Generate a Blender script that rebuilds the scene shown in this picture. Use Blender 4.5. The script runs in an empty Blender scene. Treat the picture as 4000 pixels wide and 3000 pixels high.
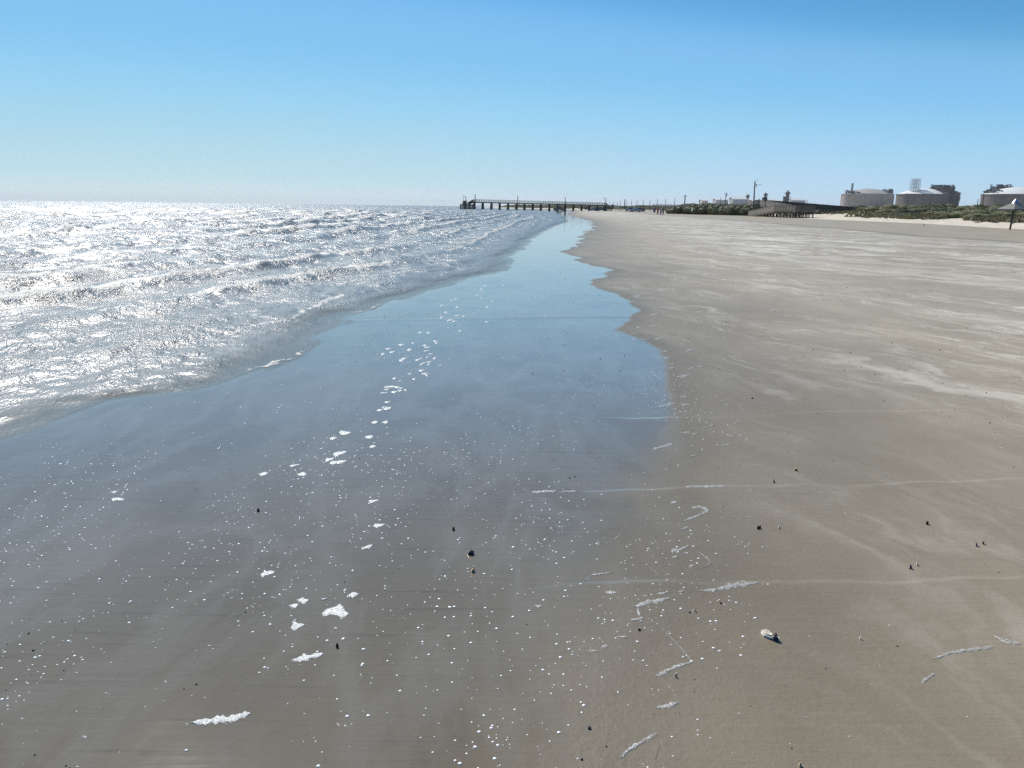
import bpy, math, random
import numpy as np
from mathutils import Vector, Matrix
random.seed(7); RNG = np.random.default_rng(11)
C = bpy.context.scene.collection
sc = bpy.context.scene
R = math.radians

# ---------------------------------------------------------------- camera model
F = 3050.0; W, H = 4000.0, 3000.0; EYE = 1.6
PITCH = R(12.80); ROLL = 0.0126
f = Vector((0, math.cos(PITCH), -math.sin(PITCH)))
r0 = Vector((1, 0, 0)); u0 = Vector((0, math.sin(PITCH), math.cos(PITCH)))
r = r0 * math.cos(ROLL) + u0 * math.sin(ROLL)
u = -r0 * math.sin(ROLL) + u0 * math.cos(ROLL)
cam_d = bpy.data.cameras.new('camera'); cam = bpy.data.objects.new('camera', cam_d); C.objects.link(cam)
M3 = Matrix((r, u, -f)).transposed()
cam.matrix_world = Matrix.Translation((0, 0, EYE)) @ M3.to_4x4()
cam_d.sensor_width = 36; cam_d.lens = 36 * F / W; cam_d.clip_start = 0.05; cam_d.clip_end = 40000
sc.camera = cam
def ray(px, py): return (f + r * ((px - W / 2) / F) + u * ((H / 2 - py) / F))
def G(px, py, z=0.0):                     # the ground point that pixel shows
    d = ray(px, py)
    t = (z - EYE) / min(d.z, -1e-5)
    return Vector((d.x * t, d.y * t, z))
def at(px, py, Y):                        # the point at world depth Y that pixel shows
    d = ray(px, py); t = Y / d.y
    return Vector((d.x * t, Y, EYE + d.z * t))

# ---------------------------------------------------------------- numpy noise
TAB = RNG.random((256, 256))
def vn(x, y, seed=0):
    x = np.asarray(x, float) + seed * 17.31; y = np.asarray(y, float) + seed * 5.77
    xi = np.floor(x).astype(np.int64); yi = np.floor(y).astype(np.int64)
    fx = x - xi; fy = y - yi
    fx = fx * fx * (3 - 2 * fx); fy = fy * fy * (3 - 2 * fy)
    a = TAB[xi & 255, yi & 255]; b = TAB[(xi + 1) & 255, yi & 255]
    c = TAB[xi & 255, (yi + 1) & 255]; d = TAB[(xi + 1) & 255, (yi + 1) & 255]
    return (a * (1 - fx) + b * fx) * (1 - fy) + (c * (1 - fx) + d * fx) * fy
def fbm(x, y, seed=0, o=4):
    s = 0; a = 0.5; t = 0
    for i in range(o):
        s = s + a * vn(x * 2 ** i, y * 2 ** i, seed + i); t += a; a *= 0.5
    return s / t
def sm(x, a, b):
    t = np.clip((np.asarray(x, float) - a) / (b - a), 0, 1); return t * t * (3 - 2 * t)

# ---------------------------------------------------------------- traced lines of the shore (pixel -> ground -> X as a function of Y)
def line(pxs, pre=(), post=()):
    pts = [tuple(G(*p)[:2]) for p in pxs]
    pts = list(pre) + sorted(pts, key=lambda p: p[1]) + list(post)
    pts = sorted(pts, key=lambda p: p[1])
    return np.array([p[1] for p in pts]), np.array([p[0] for p in pts])
SH = line([(0,1724),(157,1686),(244,1648),(380,1599),(472,1567),(543,1550),(749,1529),(868,1507),(1004,1463),(1085,1415),(1140,1393),
           (1302,1287),(1418,1221),(1500,1205),(1600,1165),(1701,1133),(1853,1082),(1985,1056),(2018,1028),(2000,997),(2060,965),
           (2075,940),(2125,908),(2170,883),(2225,864),(2205,845),(2168,829)],
          [(-30,-60),(-9,-6),(-6.2,1),(-5.0,3)], [(10,470),(-20,650),(-36,813),(-43,1000),(-62,1500),(-100,3000),(-200,9000)])
WE = line([(2215,838),(2300,862),(2320,880),(2300,900),(2270,940),(2260,960),(2200,975),(2240,1000),(2290,1030),(2372,1052),(2330,1080),
           (2265,1110),(2350,1140),(2440,1175),(2512,1215),(2480,1250),(2400,1290),(2480,1325),(2560,1365),(2600,1420),(2605,1500),
           (2620,1560),(2640,1640),(2650,1740),(2610,1820),(2600,1900),(2620,2000),(2600,2150),(2560,2300),(2450,2450),(2330,2650),(2260,3000)],
          [(-3,-60),(0.2,-2),(0.25,0.5)], [(35,470),(10,650),(-20,813),(-30,1000),(-50,1500),(-90,3000),(-190,9000)])
TR = line([(2600,842),(2700,849.5),(2926,865),(3039,874),(3100,880),(3326,897),(3600,923),(4000,948)], [(36,-60)], [(60,500),(30,800),(-25,1000),(-40,1500),(-70,3000),(-170,9000)])
TOE = line([(2600,828),(2700,833),(2900,842),(3100,852),(3300,860.5),(3600,873),(3800,885),(4000,897)], [(46,-60)], [(72,500),(50,700),(0,850),(-20,1000),(-45,1500),(-80,3000),(-180,9000)])
def fx(L, Y): return np.interp(Y, L[0], L[1])

RID = [[(2060,2292),(2200,2272),(2700,2266),(3000,2270),(3400,2274),(4000,2262)],
       [(2050,1928),(2400,1905),(2700,1898),(3100,1893),(3700,1880),(4000,1872)],
       [(2350,1637),(2700,1625),(3100,1620),(3600,1610),(3800,1606)],
       [(1250,1255),(1600,1245),(2000,1240),(2480,1235),(3000,1236)]]
RIDW = []
for L in RID:
    p = sorted([tuple(G(*q)[:2]) for q in L]); RIDW.append((np.array([a[0] for a in p]), np.array([a[1] for a in p])))

def sand_height(X, Y):
    X = np.asarray(X, float); Y = np.asarray(Y, float)
    s = X - fx(SH, Y)                                   # + inland, - offshore
    z = np.where(s < 0, np.maximum(0.03 * s, -2.5), 0.0)
    d = X - fx(TOE, Y) + (fbm(X * .06, Y * .04, 3) - .5) * 4
    far = sm(Y, 450, 900)
    z = z + 0.5 * sm(d, 0, 14) + (1.15 + 0.7 * far) * sm(d, 10, 34) + sm(d, 8, 30) * (fbm(X * .07, Y * .07, 9) - .5) * (1.3 + far)
    z = z + sm(d, 2, 8) * (1 - sm(d, 18, 30)) * (fbm(X * .25, Y * .25, 21) - .5) * .5
    near = np.clip(1 - Y / 60, 0, 1) * (s > -0.5)
    z = z + near * ((fbm(X * .9, Y * .45, 5, 3) - .5) * .016 + (fbm(X * 3.5, Y * 1.6, 6, 2) - .5) * .003)
    return z
def ridge_dist(X, Y):                                   # signed distance to the little scarps that cross the sand, and their strength
    best = np.full(X.shape, 9.0); wt = np.zeros(X.shape)
    for i, (rx, ry) in enumerate(RIDW):
        e = Y - np.interp(X, rx, ry) - (fbm(X * 3, X * 0 + i, 30 + i, 3) - .5) * .09 - (fbm(X * .8, X * 0 + i, 36 + i, 2) - .5) * .16 - (fbm(X * 14, X * 0 + i, 50 + i, 2) - .5) * .015
        wx = sm(X, rx[0] - .1, rx[0] + .6) * (1 - sm(X, rx[-1] - .3, rx[-1] + .5)); e = np.where(wx > 0, e, 9.0)
        k = np.abs(e) < np.abs(best); best = np.where(k, e, best); wt = np.where(k, wx * (.35 + .65 * sm(fbm(X * 1.3, X * 0 + i, 66 + i, 2), .3, .6)), wt)
    return np.clip(best, -1, 1), wt * (1 - sm(np.abs(best), .22, .38))
def gz(x, y): return float(sand_height(np.array([x]), np.array([y]))[0])

# ---------------------------------------------------------------- helpers: meshes, objects, tags
def mesh_np(name, co, faces, mat, attrs=None, smooth=True):
    me = bpy.data.meshes.new(name)
    n = len(co); m = len(faces)
    me.vertices.add(n); me.vertices.foreach_set('co', np.asarray(co, np.float32).ravel())
    me.loops.add(m * 4); me.loops.foreach_set('vertex_index', np.asarray(faces, np.int32).ravel())
    me.polygons.add(m); me.polygons.foreach_set('loop_start', np.arange(m, dtype=np.int32) * 4)
    me.polygons.foreach_set('loop_total', np.full(m, 4, np.int32))
    if smooth: me.polygons.foreach_set('use_smooth', np.ones(m, bool))
    for k, v in (attrs or {}).items():
        a = me.attributes.new(k, 'FLOAT', 'POINT'); a.data.foreach_set('value', np.asarray(v, np.float32))
    me.update(); me.validate()
    me.materials.append(mat)
    o = bpy.data.objects.new(name, me); C.objects.link(o); return o
def tag(o, label=None, cat=None, group=None, kind=None):
    for k, v in (('label', label), ('category', cat), ('group', group), ('kind', kind)):
        if v: o[k] = v
    return o
def empty(name, loc, rz=0, **k):
    o = bpy.data.objects.new(name, None); C.objects.link(o); o.location = loc; o.rotation_euler = (0, 0, rz)
    o.empty_display_size = .2
    return tag(o, **k)
def kids(o): return KID.get(o.name, [])
KID = {}
def parent(o, p): o.parent = p; KID.setdefault(p.name, []).append(o)
def copy_tree(o, par=None):
    c = o.copy(); C.objects.link(c)
    if par is not None: parent(c, par)
    for ch in kids(o): copy_tree(ch, c)
    return c

class MB:
    def __init__(s): s.v = []; s.f = []; s.sm = False
    def add(s, vs, fs):
        k = len(s.v); s.v += [tuple(q) for q in vs]; s.f += [tuple(i + k for i in q) for q in fs]; return s
    def box(s, c, d, rz=0, top=1.0):
        c = Vector(c); hx, hy, hz = d[0] / 2, d[1] / 2, d[2] / 2; cs, sn = math.cos(rz), math.sin(rz); vs = []
        for z in (-1, 1):
            k = top if z > 0 else 1
            for x, y in ((-1, -1), (1, -1), (1, 1), (-1, 1)):
                X, Y = x * hx * k, y * hy * k; vs.append((c.x + X * cs - Y * sn, c.y + X * sn + Y * cs, c.z + z * hz))
        return s.add(vs, [(3, 2, 1, 0), (4, 5, 6, 7), (0, 1, 5, 4), (1, 2, 6, 5), (2, 3, 7, 6), (3, 0, 4, 7)])
    def bar(s, a, b, w, h=None):                # a square bar between two points
        a, b = Vector(a), Vector(b); d = (b - a)
        if d.length < 1e-6: return s
        d.normalize(); h = h or w
        up = Vector((0, 0, 1)) if abs(d.z) < .95 else Vector((1, 0, 0))
        x = d.cross(up).normalized() * (w / 2); y = x.normalized().cross(d) * (h / 2)
        vs = [p + q for p in (a, b) for q in (-x - y, x - y, x + y, -x + y)]
        return s.add(vs, [(0, 1, 2, 3), (7, 6, 5, 4), (0, 4, 5, 1), (1, 5, 6, 2), (2, 6, 7, 3), (3, 7, 4, 0)])
    def tube(s, pts, rad, n=8, cap=True):
        pts = [Vector(p) for p in pts]; rads = rad if isinstance(rad, (list, tuple)) else [rad] * len(pts); vs = []; fs = []
        for i, p in enumerate(pts):
            d = (pts[min(i + 1, len(pts) - 1)] - pts[max(i - 1, 0)]).normalized()
            up = Vector((0, 0, 1)) if abs(d.z) < .9 else Vector((1, 0, 0))
            x = d.cross(up).normalized(); y = x.cross(d)
            for k in range(n):
                t = 2 * math.pi * k / n; vs.append(p + (x * math.cos(t) + y * math.sin(t)) * rads[i])
        for i in range(len(pts) - 1):
            for k in range(n):
                a = i * n + k; b = i * n + (k + 1) % n; fs.append((a, b, b + n, a + n))
        if cap: fs += [tuple(range(n))[::-1], tuple((len(pts) - 1) * n + k for k in range(n))]
        return s.add(vs, fs)
    def lathe(s, c, prof, n=32):                # prof: (radius, z)
        c = Vector(c); vs = []; fs = []
        for rr, z in prof:
            for k in range(n):
                t = 2 * math.pi * k / n; vs.append((c.x + rr * math.cos(t), c.y + rr * math.sin(t), c.z + z))
        for i in range(len(prof) - 1):
            for k in range(n):
                a = i * n + k; b = i * n + (k + 1) % n; fs.append((a, b, b + n, a + n))
        return s.add(vs, fs)
    def ball(s, c, rx, ry=None, rz=None, n=12, jit=0.0, lo=-1.0):
        ry = ry or rx; rz = rz or rx; m = max(4, n // 2); vs = []; fs = []
        for i in range(m + 1):
            t = math.pi * i / m
            for k in range(n):
                p = 2 * math.pi * k / n; j = 1 + jit * (random.random() - .5)
                vs.append((c[0] + rx * j * math.sin(t) * math.cos(p), c[1] + ry * j * math.sin(t) * math.sin(p), c[2] + rz * max(lo, math.cos(t)) * j))
        for i in range(m):
            for k in range(n):
                a = i * n + k; b = i * n + (k + 1) % n; fs.append((a, a + n, b + n, b))
        return s.add(vs, fs)
    def build(s, name, mat, par=None, smooth=False, bevel=0):
        me = bpy.data.meshes.new(name); me.from_pydata(s.v, [], s.f); me.update()
        me.materials.append(mat)
        if smooth: me.polygons.foreach_set('use_smooth', np.ones(len(me.polygons), bool))
        o = bpy.data.objects.new(name, me); C.objects.link(o)
        if par is not None: parent(o, par)
        if bevel:
            m = o.modifiers.new('bevel', 'BEVEL'); m.width = bevel; m.segments = 2
        return o

# ---------------------------------------------------------------- materials
class NT:
    def __init__(s, name):
        s.m = bpy.data.materials.new(name); s.m.use_nodes = True; s.t = s.m.node_tree; s.t.nodes.clear()
        s.out = s.n('ShaderNodeOutputMaterial'); s.p = s.n('ShaderNodeBsdfPrincipled'); s.l(s.p.outputs[0], s.out.inputs[0])
    def n(s, k, **kw):
        x = s.t.nodes.new(k)
        for a, b in kw.items(): setattr(x, a, b)
        return x
    def l(s, a, b): s.t.links.new(a, b)
    def val(s, inp, v):
        if isinstance(v, (int, float)): inp.default_value = v
        elif isinstance(v, (tuple, list)): inp.default_value = tuple(v) if len(v) != 3 or inp.type == 'VECTOR' else (*v, 1)
        else: s.l(v, inp)
    def set(s, **k):
        for a, b in k.items(): s.val(s.p.inputs[a.replace('_', ' ')], b)
    def pos(s): return s.n('ShaderNodeNewGeometry').outputs['Position']
    def obj(s): return s.n('ShaderNodeTexCoord').outputs['Object']
    def mapping(s, v, scale=(1, 1, 1), rot=(0, 0, 0)):
        q = s.n('ShaderNodeMapping'); s.l(v, q.inputs[0]); q.inputs['Rotation'].default_value = rot; q.inputs['Scale'].default_value = scale; return q.outputs[0]
    def noise(s, v, scale, detail=4, rough=.5, dist=0, col=False):
        q = s.n('ShaderNodeTexNoise'); s.l(v, q.inputs['Vector']); q.inputs['Scale'].default_value = scale; q.inputs['Detail'].default_value = detail
        q.inputs['Roughness'].default_value = rough; q.inputs['Distortion'].default_value = dist
        return q.outputs[1] if col else q.outputs[0]
    def vor(s, v, scale, feat='F1'):
        q = s.n('ShaderNodeTexVoronoi', feature=feat); s.l(v, q.inputs['Vector']); q.inputs['Scale'].default_value = scale; return q.outputs[0]
    def mr(s, v, a, b, c=0.0, d=1.0, smooth=True):
        q = s.n('ShaderNodeMapRange', interpolation_type='SMOOTHSTEP' if smooth else 'LINEAR')
        s.val(q.inputs[0], v)
        for i, x in enumerate((a, b, c, d)): s.val(q.inputs[i + 1], x)
        return q.outputs[0]
    def math(s, op, a, b=0.0, c=None):
        q = s.n('ShaderNodeMath', operation=op); s.val(q.inputs[0], a); s.val(q.inputs[1], b)
        if c is not None: s.val(q.inputs[2], c)
        return q.outputs[0]
    def vm(s, op, a, b=None, sc=None):
        q = s.n('ShaderNodeVectorMath', operation=op); s.val(q.inputs[0], a)
        if b is not None: s.val(q.inputs[1], b)
        if sc is not None: s.val(q.inputs['Scale'], sc)
        return q.outputs[0]
    def mix(s, fac, a, b):
        q = s.n('ShaderNodeMix', data_type='RGBA'); s.val(q.inputs[0], fac); s.val(q.inputs[6], a); s.val(q.inputs[7], b); return q.outputs[2]
    def attr(s, name): return s.n('ShaderNodeAttribute', attribute_name=name).outputs['Fac']
    def bump(s, h, strength=1.0, dist=1.0, normal=None):
        q = s.n('ShaderNodeBump'); s.val(q.inputs['Strength'], strength); s.val(q.inputs['Distance'], dist); s.l(h, q.inputs['Height'])
        if normal is not None: s.l(normal, q.inputs['Normal'])
        return q.outputs[0]

def basic(name, col, rough=.7, var=.25, scale=3.0, spec=.4, metal=0.0, stretch=(1, 1, 1), bump=0.0):
    t = NT(name); v = t.mapping(t.obj(), stretch)
    n = t.noise(v, scale, 5, .6); n2 = t.noise(v, scale * 7, 3, .6)
    k = t.mr(t.math('ADD', t.math('MULTIPLY', n, .7), t.math('MULTIPLY', n2, .3)), .3, .7)
    lo = tuple(c * (1 - var) for c in col); hi = tuple(min(1, c * (1 + var)) for c in col)
    t.set(Base_Color=t.mix(k, lo, hi), Roughness=rough, Metallic=metal, Specular_IOR_Level=spec)
    if bump: t.set(Normal=t.bump(n2, .5, bump))
    return t.m

# sand: one sheet, dry apron at the dune toe, tan band, grey damp flat, wet film by the sea
def sand_material():
    t = NT('beach_sand'); P = t.pos()
    wet_s = t.attr('wet'); toe = t.attr('toe'); tr = t.attr('track'); soft = t.attr('soft')
    # wind-blown pale streaks lying along the beach
    base_uv = t.mapping(P, (1, 1, 1), (0, 0, R(-20)))
    warp = t.vm('ADD', base_uv, t.vm('SCALE', t.vm('SUBTRACT', t.noise(t.mapping(P, (.5, .38, .5)), 1.0, 5, .55, col=True), (.5, .5, .5)), sc=2.3))
    st1 = t.noise(t.mapping(warp, (2.0, .25, 1)), 1.0, 6, .6)
    st2 = t.noise(t.mapping(warp, (.5, .12, 1)), 1.0, 5, .6)
    st3 = t.noise(t.mapping(warp, (4.5, 1.0, 1)), 1.0, 6, .62)
    st4 = t.noise(t.mapping(warp, (.16, .05, 1)), 1.0, 5, .6)
    mask = t.mr(t.noise(t.mapping(P, (.10, .07, .1)), 1.0, 4), .33, .60, .45, 1)
    wisp = t.math('MULTIPLY', t.mr(t.math('ABSOLUTE', t.math('SUBTRACT', st1, .5)), 0, .055, 1, 0), t.mr(st3, .42, .62))
    streak = t.math('MULTIPLY', t.mr(st1, .52, .70), t.mr(st2, .40, .62))
    streak = t.math('ADD', streak, t.math('MULTIPLY', wisp, t.mr(st2, .38, .60, .05, .55)))
    streak = t.math('ADD', streak, t.math('MULTIPLY', t.mr(st3, .55, .70), t.mr(st2, .40, .60, 0, .35)))
    far_ = t.math('MULTIPLY', t.mr(t.math('ABSOLUTE', t.math('SUBTRACT', st4, .5)), 0, .07, 1, 0), t.mr(wet_s, 3, 9, 0, .5))
    streak = t.math('MINIMUM', t.math('MULTIPLY', t.math('ADD', streak, far_), mask), 1.0)
    streak = t.math('MULTIPLY', streak, t.mr(wet_s, -.1, .8))
    grain = t.noise(P, 260, 2, .7); grain2 = t.noise(P, 38, 4, .65); blot = t.noise(t.mapping(P, (.8, .4, 1)), 1.3, 5, .55)
    damp = t.mix(t.mr(blot, .3, .7), (.152, .121, .078), (.194, .158, .107))
    damp = t.mix(t.mr(grain, .35, .65, 0, .35), damp, (.25, .21, .16))
    damp = t.mix(t.mr(grain2, .62, .78, 0, .35), damp, (.062, .054, .042))
    damp = t.mix(t.math('MULTIPLY', streak, t.mr(wet_s, .5, 7, .5, .9)), damp, (.46, .42, .35))
    damp = t.vm('SCALE', damp, sc=t.math('MULTIPLY', t.mr(wet_s, .1, 3.6, 1.04, 2.05, smooth=False), t.mr(wet_s, .05, .45, .84, 1)))
    tan = t.mix(t.mr(t.noise(t.mapping(P, (.5, .12, 1)), 1.5, 5, .6), .3, .7), (.34, .27, .17), (.43, .35, .235))
    dry = t.mix(t.mr(t.noise(P, .6, 5, .6), .3, .7), (.60, .52, .41), (.76, .68, .57))
    dry = t.mix(t.mr(t.noise(P, 3.5, 4, .6), .60, .75, 0, .5), dry, (.33, .28, .21))
    jit = t.math('MULTIPLY', t.math('SUBTRACT', t.noise(P, .5, 4, .6), .5), 1.5)
    trj = t.math('ADD', tr, t.math('MULTIPLY', jit, 1.0)); toej = t.math('ADD', toe, jit)
    col = t.mix(t.mr(trj, -.8, .6), damp, tan)
    trackline = t.math('MULTIPLY', t.mr(t.math('ABSOLUTE', trj), 0, 1.3, 1, 0), .55)
    col = t.mix(trackline, col, (.13, .105, .078))
    tm = t.mr(toej, -.3, .3)
    col = t.mix(tm, col, dry)
    # the edge of the water film: crisp far off, soft close by
    edge = t.math('ADD', wet_s, t.math('MULTIPLY', t.math('SUBTRACT', t.noise(t.mapping(P, (1, .35, 1)), 5, 4, .6), .5), t.mr(soft, 0, 1, .14, .5)))
    wet = t.mr(edge, t.mr(soft, 0, 1, -.05, -.55), t.mr(soft, 0, 1, .05, .25), 1, 0)
    ripple = t.noise(t.mapping(P, (1.2, 26, 1)), 1.0, 4, .6)
    wcol = t.mix(t.mr(blot, .3, .7), (.150, .119, .072), (.190, .156, .102))
    wcol = t.mix(t.mr(ripple, .56, .72, 0, .45), wcol, (.098, .077, .048))
    veil = t.noise(t.mapping(P, (1.5, .55, 1), (0, 0, R(15))), 1.0, 6, .6, .5)
    wcol = t.mix(t.mr(t.math('ABSOLUTE', t.math('SUBTRACT', veil, .52)), 0, .08, .26, 0), wcol, (.26, .24, .20))
    col = t.mix(wet, col, wcol)
    rid = t.attr('rid'); rw_ = t.attr('ridw')
    near_ = t.math('MULTIPLY', t.mr(t.math('ABSOLUTE', t.math('ADD', rid, .012)), 0, .022, 1, 0), rw_)
    near_ = t.math('MULTIPLY', near_, t.mr(t.noise(t.mapping(P, (1, 1, 1)), 2.2, 4, .7), .45, .7))
    col = t.mix(t.math('MULTIPLY', near_, .20), col, (.28, .26, .22))
    step = t.math('MULTIPLY', t.mr(rid, -.01, .03, .007, 0), rw_)
    step = t.math('MULTIPLY', step, t.mr(rid, -.3, 0, 0, 1))
    t.set(Base_Color=col, Roughness=t.math('ADD', .50, t.math('MULTIPLY', t.math('MAXIMUM', tm, wet), .35)), Specular_IOR_Level=t.mr(t.math('MAXIMUM', tm, wet), 0, 1, .42, .12),
          Coat_Weight=wet, Coat_IOR=1.7, Coat_Roughness=t.mr(veil, .4, .8, .045, .09))
    hh = t.math('ADD', t.math('MULTIPLY', grain2, .0022), t.math('MULTIPLY', ripple, .0022))
    hh = t.math('ADD', hh, t.math('MULTIPLY', t.noise(P, 5, 4, .6), t.mr(toe, -1, 2, .004, .09)))
    hh = t.math('ADD', hh, step)
    nb = t.bump(hh, .9, 1.0)
    hc = t.math('ADD', t.math('MULTIPLY', ripple, .0007), t.math('MULTIPLY', t.noise(t.mapping(P, (1, .5, 1)), 3, 3), .004)); hc = t.math('ADD', hc, step)
    t.set(Normal=nb, Coat_Normal=t.bump(hc, .8, 1.0))
    return t.m

def water_material():
    t = NT('sea_water'); P = t.pos(); foam = t.attr('foam'); sh = t.attr('off'); fine = t.attr('fine')
    v = t.mapping(P, (1, 1, 1), (0, 0, R(-12)))
    vs = t.mapping(v, (1.0, .45, 1))
    n1 = t.noise(vs, 5, 3, .6); n2 = t.noise(vs, 22, 3, .65); n3 = t.noise(vs, 70, 2, .6)
    h = t.math('ADD', t.math('ADD', t.math('MULTIPLY', n1, .09), t.math('MULTIPLY', n2, .040)), t.math('MULTIPLY', n3, .012))
    gate = t.mr(t.noise(vs, .8, 3, .6), .35, .65, .35, 1)
    h = t.math('MULTIPLY', h, t.math('MULTIPLY', gate, t.mr(sh, 0, 2.5, .25, 1)))
    nb = t.bump(h, 1.0, 1.0)
    # far away the ripples are smaller than a pixel: scatter the facets instead
    rnd = t.vm('SUBTRACT', t.noise(t.mapping(v, (1.0, .75, 1)), 3.2, 7, .80, col=True), (.5, .5, .5))
    rnd = t.vm('MULTIPLY', rnd, (1, 1, 0))
    big = t.noise(t.mapping(v, (.30, .07, 1)), 1.0, 5, .62)
    k = t.math('MULTIPLY', t.mr(fine, 0, 1, 2.3, 3.9), t.math('MULTIPLY', t.mr(gate, .35, 1, .5, 1.1), t.mr(sh, 0, 8.0, .22, 1)))
    k = t.math('MULTIPLY', k, t.mr(big, .36, .58, .50, 1.2))
    nn = t.vm('NORMALIZE', t.vm('ADD', nb, t.vm('SCALE', rnd, sc=k)))
    br = t.noise(t.mapping(v, (1, .5, 1)), 9, 5, .7)
    fm = t.mr(t.math('ADD', foam, t.math('MULTIPLY', t.math('SUBTRACT', br, .5), .9)), .42, .72)
    col = t.mix(t.mr(t.noise(vs, .3, 3), .3, .7), (.150, .145, .130), (.205, .20, .18))
    col = t.mix(t.math('MULTIPLY', fm, .75), col, (.58, .56, .51))
    t.set(Base_Color=col, Roughness=t.mr(fm, 0, 1, .29, .5), IOR=1.33, Specular_IOR_Level=1.0, Normal=nn, Alpha=t.math('MAXIMUM', t.attr('walpha'), fm))
    return t.m

def foam_material(name, dens):
    t = NT(name); P = t.pos()
    cell = t.vor(P, 330, 'DISTANCE_TO_EDGE'); big = t.noise(P, 60, 3, .6)
    a = t.mr(t.math('ADD', t.mr(cell, .02, .14, .35, 0, smooth=False), t.math('ADD', big, -.5)), .12 - dens, .42 - dens)
    t.set(Base_Color=t.mix(t.mr(cell, 0, .2), (.74, .74, .72), (.52, .52, .50)), Roughness=.25, Specular_IOR_Level=.6, Alpha=a,
          Normal=t.bump(t.math('ADD', cell, t.math('MULTIPLY', big, .4)), .7, .0022))
    return t.m

M = {}
M['sand'] = sand_material(); M['water'] = water_material()
M['foam'] = foam_material('foam_bubbles', .50); M['foam_thin'] = foam_material('foam_film', .10)
M['bubble'] = basic('bubble_film', (.95, .95, .95), .28, .02, 20, 1.0)  # opaque white: the sun glints of the bubbles are put into the colour
M['timber'] = basic('weathered_timber', (.115, .100, .085), .8, .35, 2.0, .3, stretch=(1, 1, .3))
M['timber_dark'] = basic('wet_pile_timber', (.060, .052, .045), .75, .4, 2.0, .3)  # darker timber; on the boardwalk railings its tone stands in for shade
M['board'] = basic('grey_boards', (.26, .235, .205), .8, .25, 2.5, .3, stretch=(4, 4, .6))
M['pole'] = basic('pole_timber', (.10, .085, .07), .8, .3, 1.5, .3)
M['metal'] = basic('galvanised_metal', (.32, .33, .34), .45, .2, 5, .5, .6)
M['lamp'] = basic('lamp_housing', (.40, .41, .42), .4, .15, 5, .5)
M['concrete'] = basic('concrete_wall', (.32, .28, .245), .85, .16, .06, .3, stretch=(3, 3, .4))
M['concrete_dark'] = basic('stained_concrete', (.135, .118, .112), .85, .28, .08, .3, stretch=(3, 3, .3))
M['dome_grey'] = basic('grey_dome', (.42, .40, .37), .7, .08, .05, .3)
M['dome_white'] = basic('white_dome', (.78, .78, .76), .6, .05, .05, .4)
M['steel_dark'] = basic('painted_steel', (.085, .09, .10), .6, .35, .4, .5)
M['scaffold'] = basic('scaffold_steel', (.30, .32, .34), .5, .2, .4, .5)
M['white_roof'] = basic('white_roof', (.82, .82, .80), .45, .05, .3, .5)
M['pale_wall'] = basic('pale_cladding', (.50, .49, .50), .7, .1, .3, .3, stretch=(4, 4, .3))
M['grey_wall'] = basic('grey_cladding', (.30, .32, .34), .7, .1, .2, .3)
M['glass'] = basic('dark_glass', (.03, .04, .05), .08, .1, 2, .8)
M['tyre'] = basic('rubber', (.03, .03, .03), .8, .2, 8, .3)
M['white_paint'] = basic('white_paint', (.78, .77, .72), .5, .08, 4, .4)
M['chrome'] = basic('polished_steel', (.85, .85, .86), .27, .02, 2, .8, 1.0)
def paint(n, c): return basic(n, c, .25, .06, 2, .6)
M['shell_white'] = basic('bleached_shell', (.72, .68, .60), .35, .18, 60, .5, bump=.002)
M['shell_dark'] = basic('blue_black_shell', (.035, .035, .05), .3, .5, 50, .6, bump=.002)
M['shell_tan'] = basic('tan_shell', (.42, .31, .19), .5, .3, 60, .4)
M['pebble'] = basic('dark_pebble', (.045, .038, .032), .5, .4, 50, .5)
M['drift'] = basic('driftwood', (.13, .11, .09), .85, .3, 3, .2)
def leaf_material(name, a, b, c):
    t = NT(name); g = t.n('ShaderNodeObjectInfo').outputs['Random']
    k = t.mr(t.noise(t.pos(), .9, 4, .6), .3, .7)
    col = t.mix(k, a, b); col = t.mix(t.mr(t.noise(t.pos(), 4, 3, .6), .5, .7, 0, .6), col, c)
    col = t.mix(t.math('MULTIPLY', g, .65), col, tuple(x * .5 for x in a)); col = t.mix(t.mr(g, .75, 1, 0, .5), col, c)
    t.set(Base_Color=col, Roughness=.6, Specular_IOR_Level=.35)
    d = t.n('ShaderNodeBsdfTranslucent'); t.val(d.inputs[0], col)
    mx = t.n('ShaderNodeMixShader'); mx.inputs[0].default_value = .3
    t.l(t.p.outputs[0], mx.inputs[1]); t.l(d.outputs[0], mx.inputs[2]); t.l(mx.outputs[0], t.out.inputs[0])
    return t.m
M['leaf_dark'] = leaf_material('dark_leaves', (.105, .125, .055), (.145, .17, .075), (.20, .195, .10))
M['leaf_olive'] = leaf_material('olive_leaves', (.20, .20, .095), (.26, .25, .12), (.34, .30, .16))
M['grass'] = leaf_material('dune_grass', (.13, .12, .06), (.18, .16, .08), (.28, .23, .13))

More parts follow.
